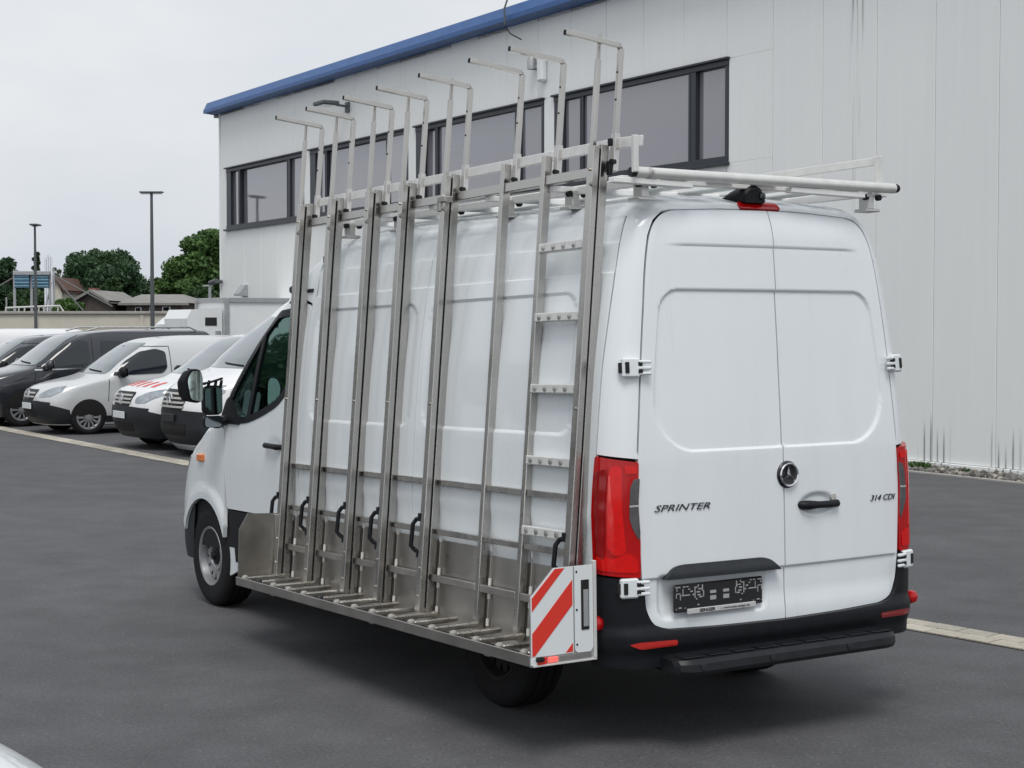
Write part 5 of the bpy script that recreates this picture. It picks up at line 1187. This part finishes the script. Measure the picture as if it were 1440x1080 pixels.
# ---------------------------------------------------------------- glass rack on the left side and on the roof
rack = empty('glass_rack'); rack.matrix_world = VM
tag(rack, 'stainless steel glass carrying rack along the van side with hooks, rollers and roof platform', 'glass rack')
KL = .21/2.38
def lx(x0, z): return x0+KL*(z-.38)             # leaning plane: x at height z
UPL = np.array([KL, 0, 1]); UPL = UPL/np.linalg.norm(UPL)
def lean_bar(m, x0, y, z0, z1, wx, wy, c=.003):
    """bar standing in the leaning plane, centred x0, y"""
    p = np.array([lx(x0, z0), y, z0]); q = np.array([lx(x0, z1), y, z1]); d = q-p; L = np.linalg.norm(d); d /= L; a = np.array([0, 1., 0]); b = np.cross(d, a)
    m.cbox((p+q)/2, (wy/2, L/2, wx/2), c, np.stack([a, d, b], 1)); return m
YP = [3.51, 3.07, 2.57, 2.156, 1.674, 1.155, .775, .297]
CL = [1, 1, 1, 1, 1, 0, 0, 1]
XB, XP = -1.125, -1.068                          # clamp bar, frame post (at z=.38)
for i, (y, cl) in enumerate(zip(YP, CL)):
    m = MB(); lean_bar(m, XP, y, .33, 2.74, .045, .036); post = m.build('post', 'stainless', rack)
    if cl:
        m = MB(); lean_bar(m, XB, y-.004, .385, 2.73, .034, .050); cb = m.build('clamp_bar', 'stainless', rack)
        m = MB(); lean_bar(m, (XB+XP)/2-.003, y+.004, .40, 2.72, .022, .026, .001); m.build('rubber_strip', 'rubber', cb)
        m = MB(); lean_bar(m, XB+.006, y+.014, 2.70, 3.145, .024, .026); cb2 = m.build('sleeve', 'stainless', cb)
        p = np.array([lx(XB+.006, 3.13), y+.014, 3.13]); q = np.array([lx(XB+.006, 3.262), y+.014, 3.262]); m = MB(); m.tube([p, q], .0095, 8); m.build('rod', 'stainless_dull', cb)
        # bolts in the clamp bar
        m = MB()
        for z in (.47, .62, 1.5, 2.62): x = lx(XB, z)-.019; m.tube([(x+.004, y-.004, z), (x-.006, y-.004, z)], .007, 8)
        x = lx(XB, 2.55)-.02; m.tube([(x, y-.03, 2.55), (x-.002, y-.052, 2.55)], .014, 10); tag(m.build('bolt', 'stainless_dull', cb), kind='stuff')
        # black grab handle
        x = lx(XB, .80)-.012; yh = y+.045; m = MB(); top, bot = (.87, .71) if i < 7 else (.88, .74)
        m.tube([(lx(XB, top)-.008, y+.02, top+.012), (lx(XB, top)-.014, yh+.020, top+.004), (lx(XB, top)-.03, yh+.030, top-.022), (lx(XB, bot)-.03, yh+.030, bot+.022), (lx(XB, bot)-.014, yh+.018, bot), (lx(XB, bot)-.008, y+.02, bot-.012)], .0125, 8)
        m.cbox((lx(XB, top)-.01, y+.026, top+.018), (.012, .012, .022), .004); m.cbox((lx(XB, bot)-.01, y+.026, bot-.018), (.012, .012, .022), .004); m.build('grab_handle', 'plastic_black', cb)
    # bracket and hook tube
    xh = XP+.035; yk = y-.045
    m = MB(); lean_bar(m, xh, yk, 2.61, 2.79, .030, .038); br = m.build('hook_bracket', 'aluminium', rack)
    m = MB(); x = lx(xh, 2.65)-.016; m.tube([(x+.01, yk-.012, 2.655), (x-.016, yk-.02, 2.655)], .013, 10); m.build('bolt', 'plastic_black', br)
    zc = 3.232-.008*i*.5
    m = MB(); lean_bar(m, xh, yk, 2.70, zc-.012, .026, .026); hk = m.build('hook', 'stainless', rack)
    m = MB(); xc = lx(xh, zc); m.bar((xc-.006, yk, zc), (xc-.32, yk, zc+.036), .026, .026, .003); m.build('hook_arm', 'stainless', hk)
    m = MB(); m.tube([(xc-.002, yk, zc-.016), (xc-.008, yk, zc-.004), (xc-.022, yk, zc+.003)], .0135, 8); m.build('bend', 'stainless', hk)
    m = MB(); m.bar((xc-.315, yk, zc+.0353), (xc-.3215, yk, zc+.0361), .021, .021, 0); m.build('end_plug', 'rubber', hk)
    m = MB()
    for z in (2.95, 3.08): x = lx(xh, z)-.013; m.tube([(x+.002, yk, z), (x-.003, yk, z)], .005, 6)
    tag(m.build('pin_hole', 'cavity', hk), kind='stuff')
# rails between the posts: one piece for each bay
def rails(z, x0, w, h, matname, name, y_lo=0, y_hi=7):
    for i in range(y_lo, y_hi):
        m = MB(); a, b = YP[i]-.021, YP[i+1]+.021; m.bar((lx(x0, z), a, z), (lx(x0, z), b, z), w, h, .003, UPL); m.build(name, matname, rack)
rails(1.074, XP, .028, .030, 'stainless', 'rail'); rails(.812, XP, .028, .030, 'stainless', 'rail'); rails(.566, XP-.004, .034, .036, 'stainless_dull', 'rail')
rails(2.615, XP+.004, .036, .048, 'stainless', 'top_rail'); rails(2.745, XP+.05, .016, .052, 'aluminium_cream', 'guard_rail')
m = MB(); m.bar((lx(XP+.05, 2.745), .262, 2.745), (lx(XP+.05, 2.745), .06, 2.735), .016, .052, .003, UPL); m.build('guard_rail', 'aluminium_cream', rack)
m = MB(); m.cbox((-.86, .05, 2.672), (.014, .012, .085), .003); m.build('end_post', 'aluminium_cream', rack)
m = MB(); m.cbox((-.865, .245, 2.625), (.012, .012, .034), .004); m.cbox((-.865, .235, 2.745), (.010, .012, .018), .004); m.build('end_cap', 'plastic_black', rack)
m = MB(); m.cbox((lx(XB, 2.60)-.004, YP[4]-.01, 2.600), (.026, .045, .016), .005); m.cbox((lx(XB, 2.55)-.008, YP[4]+.02, 2.562), (.018, .018, .026), .005); m.build('latch', 'stainless_dull', rack)
# lower sheet panels with tie wires
for i in range(7):
    a, b = YP[i]-.004, YP[i+1]+.004; m = MB(); zt, zb = .765-.035*(i > 4), .345
    pts = [(lx(-1.036, zb), a, zb), (lx(-1.036, zb), b, zb), (lx(-1.036, zt), b, zt), (lx(-1.036, zt), a, zt)]
    m.bar((lx(-1.036, (zb+zt)/2), a, (zb+zt)/2), (lx(-1.036, (zb+zt)/2), b, (zb+zt)/2), .004, zt-zb, .001, UPL); m.build('sheet_panel', 'stainless_dull', rack)
    y = YP[i+1]+.075 if i else YP[i]-.06
    for y in ([YP[0]-.075] if i == 0 else [])+([YP[i+1]-.06] if i < 6 else []):
        m = MB(); m.tube([(lx(-1.05, .37), y, .37), (lx(-1.05, .80), y, .80)], .0035, 6); w_ = m.build('tie_wire', 'stainless_dull', rack)
        m = MB()
        for z in (.395, .53, .60, .775): m.tube([(lx(-1.05, z-.018), y, z-.018), (lx(-1.05, z+.018), y, z+.018)], .0085, 8)
        tag(m.build('wire_clip', 'aluminium_cream', w_), kind='stuff')
m = MB(); m.cbox((-1.008, YP[0]-.15, .70), (.004, .045, .045), .002); m.build('type_plate', 'aluminium_cream', rack)
# tray with rollers
YT0, YT1, XO, XI = .19, 3.55, -1.385, -1.02
m = MB(); m.cbox((XO+.006, (YT0+YT1)/2, .368), (.006, (YT1-YT0)/2, .026), .002); m.cbox((XI, (YT0+YT1)/2, .362), (.012, (YT1-YT0)/2, .024), .003); m.cbox(((XO+XI)/2, (YT0+YT1)/2, .346), ((XI-XO)/2-.014, (YT1-YT0)/2, .003), .001); m.build('tray', 'stainless_dull', rack)
ys = np.linspace(3.47, .275, 16)
for k, y in enumerate(ys):
    m = MB(); m.cbox(((XO+XI)/2-.012, y, .385), ((XI-XO)/2-.05, .020, .014), .008); ro = m.build('roller', 'stainless', rack)
    m = MB(); m.lathe([(.001, -.020), (.011, -.018), (.017, -.010), (.019, .004), (.016, .014), (.001, .016)], 'x', (XO+.028, y, .392), 14); m.build('roller_knob', 'knob' if k not in (1, 5) else 'plastic_grey', ro)
    m = MB(); m.cbox((XO+.045, y-.09, .374), (.022, .03, .010), .006); m.build('pad', 'rubber', ro)
# front end plate
yf = YT1-.004; m = MB(); m.prism([(-1.375, .35), (-1.10, .35), (-1.10, .775), (-1.30, .785), (-1.36, .69)], .005, lambda x, z, t: (x, yf-t, z)); m.build('end_plate', 'stainless_dull', rack)
m = MB(); m.cbox((-1.112, yf-.016, .56), (.012, .012, .21), .003); m.build('plate_stiffener', 'stainless', rack)
for y in (3.2, 1.9, .7):
    m = MB(); m.bar((-1.30, y, .325), (-.75, y, .34), .05, .04, .004); m.bar((-1.0, y, .345), (-.8, y, .50), .03, .03, .003); m.build('support_arm', 'stainless_dull', rack)
# ladder rungs between the last two posts
for z in (2.265, 1.923, 1.575, 1.225, .882):
    x = lx(XP, z); a, b = YP[6]-.02, YP[7]+.02; m = MB(); m.bar((x-.010, a, z+.012), (x-.010, b, z+.012), .044, .044, .004, UPL); rg = m.build('ladder_rung', 'aluminium_cream', rack)
    m = MB()
    for k in range(5): yk = a+(b-a)*(k+.5)/5; m.lathe([(.018, 0), (.012, .0018), (.001, .0025)], 'x', (0, 0, 0), 12); m.v[-36:] = [(x-.0325-v[0], yk+v[1]*1.0, z+.012+v[2]) for v in m.v[-36:]]
    tag(m.build('grip_boss', 'aluminium', rg), kind='stuff')
# warning board at the rear end of the tray
YB = .185
m = MB(); m.prism([(-1.380, .34), (-1.03, .34), (-1.03, .78), (-1.251, .78), (-1.380, .654)], .012, lambda x, z, t: (x, YB+.006-t, z)); bd = m.build('warning_board', 'galvanised', rack)
stripe_poly = [(-1.382, .385), (-1.150, .385), (-1.150, .782), (-1.252, .782), (-1.382, .655)]
# board plate: white sheet with red diagonal bands, each band its own thin sheet
def clip_half(poly, a, b, c):
    out = []; n = len(poly)
    for i in range(n):
        p, q = poly[i], poly[(i+1) % n]; dp = a*p[0]+b*p[1]-c; dq = a*q[0]+b*q[1]-c
        if dp >= 0: out.append(p)
        if dp*dq < 0: t = dp/(dp-dq); out.append((p[0]+(q[0]-p[0])*t, p[1]+(q[1]-p[1])*t))
    return out
m = MB(); m.prism(stripe_poly, .003, lambda x, z, t: (x, YB-.007-t, z)); sp = m.build('board_sheet', 'sign_white', bd)
ink = grow(stripe_poly, -.005)
# bands run up to the right: constant (z - 0.98 x)
for lo_, hi_ in ((1.880, 1.985), (1.700, 1.765-.0), (1.44, 1.56)):
    pass
def band(c0, c1):
    k = 1.03; pl_ = clip_half(clip_half(ink, -k, 1, c0), k, -1, -c1)
    if len(pl_) > 2: m = MB(); m.prism(pl_, .0015, lambda x, z, t: (x, YB-.0102-t, z)); m.build('red_stripe', 'sign_red', sp)
band(2.010, 2.20); band(1.795, 1.915-.005); band(1.40, 1.62)
m = MB(); m.prism(round_poly([(-1.142, .395), (-1.128, .382), (-1.055, .382), (-1.040, .40), (-1.040, .782), (-1.142, .782)], .006), .004, lambda x, z, t: (x, YB-.007-t, z)); sw = m.build('side_sheet', 'sign_white', bd)
m = MB(); m.cbox((-1.085, YB-.0125, .60), (.022, .002, .115), .001); m.build('slot_frame', 'cavity', sw)
m = MB(); m.cbox((-1.082, YB-.0155, .585), (.014, .0015, .085), .001); m.build('slot_bar', 'galvanised', sw)
m = MB()
for z in (.42, .58, .755): m.tube([(-1.132, YB-.01, z), (-1.132, YB-.014, z)], .005, 8)
tag(m.build('screw', 'plastic_black', sw), kind='stuff')
m = MB(); m.cbox((-1.030, YB-.002, .575), (.008, .016, .225), .003); m.cbox((-1.2, YB-.004, .345), (.176, .014, .004), .001); m.build('board_frame', 'aluminium_cream', bd)
m = MB(); m.cbox((-1.368, YB-.008, .365), (.016, .006, .017), .002); m.build('reflector', 'sign_white', bd)
m = MB(); m.cbox((-1.325, YB-.008, .363), (.027, .006, .018), .002); m.build('reflector', 'sign_red', bd)
m = MB(); m.cbox((-1.265, YB-.010, .366), (.026, .006, .012), .003); m.build('marker_lamp', 'lamp_glow', bd)
m = MB(); m.cbox((-1.14, YB-.006, .366), (.09, .004, .013), .002); m.build('lamp_tray', 'stainless_dull', bd)
# roof platform
def rbar(p, q, w, h, matn='aluminium_cream', nm='roof_bar'): m = MB(); m.bar(p, q, w, h, .003); return m.build(nm, matn, rack)
for x in (-.70, .70): rbar((x, .12, 2.565), (x, 3.55, 2.600), .035, .04, matn='rack_white', nm='long_bar')
for x in (-.56, -.28, 0, .28, .56): rbar((x, .14, 2.592), (x, 3.5, 2.617), .16, .022, 'rack_white', 'deck_slat')
for y in (.18, .75, 1.35, 1.95, 2.55, 3.2):
    z = 2.555+.01*y; rbar((-.86, y, z+.012), (.86, y, z+.012), .045, .030, matn='rack_white', nm='cross_bar')
    for x in (-.73, .73):
        m = MB(); m.cbox((x, y, z-.035), (.022, .035, .045), .004); m.cbox((x, y-.005, z-.078), (.05, .045, .008), .003); ft = m.build('rack_foot', 'aluminium', rack)
        m = MB(); m.tube([(x-.045, y-.03, z-.012), (x-.045, y-.052, z-.012)], .016, 10); m.tube([(x+.045, y-.03, z-.012), (x+.045, y-.052, z-.012)], .016, 10); tag(m.build('foot_bolt', 'plastic_black', ft), kind='stuff')
for x0, x1 in ((-.96, -.50), (.12, .62)): rbar((x0, .10, 2.552), (x1, .10, 2.545), .05, .026, 'rack_white', 'tube_bracket')
m = MB(); m.tube([(-.835, .085, 2.592), (.83, .085, 2.590)], .026, 18); ld = m.build('rear_roller', 'aluminium_cream', rack)
for x, s in ((-.85, -1), (.845, 1)):
    m = MB(); m.lathe([(.001, -.014), (.022, -.013), (.024, .0), (.020, .014), (.001, .016)], 'x', (x, .085, 2.591), 18); m.build('roller_cap', 'plastic_black' if s > 0 else 'plastic_grey', ld)
m = MB(); m.lathe([(.0268, -.012), (.0278, 0), (.0268, .012)], 'x', (-.76, .085, 2.5915), 18); m.tube([(-.75, .06, 2.595), (-.75, .053, 2.596)], .008, 8); m.build('roller_ring', 'plastic_light', ld)
rbar((.765, .14, 2.733), (.765, 3.4, 2.745), .014, .042, nm='guard_rail'); rbar((.765, .135, 2.60), (.765, .135, 2.745), .04, .04, nm='guard_post') if False else None
m = MB(); m.cbox((.762, .125, 2.672), (.020, .012, .085), .003); m.build('guard_post', 'aluminium_cream', rack)
for y in (1.35, 2.4, 3.3): m = MB(); m.cbox((.762, y, 2.672), (.012, .02, .08), .003); m.build('guard_post', 'aluminium_cream', rack)
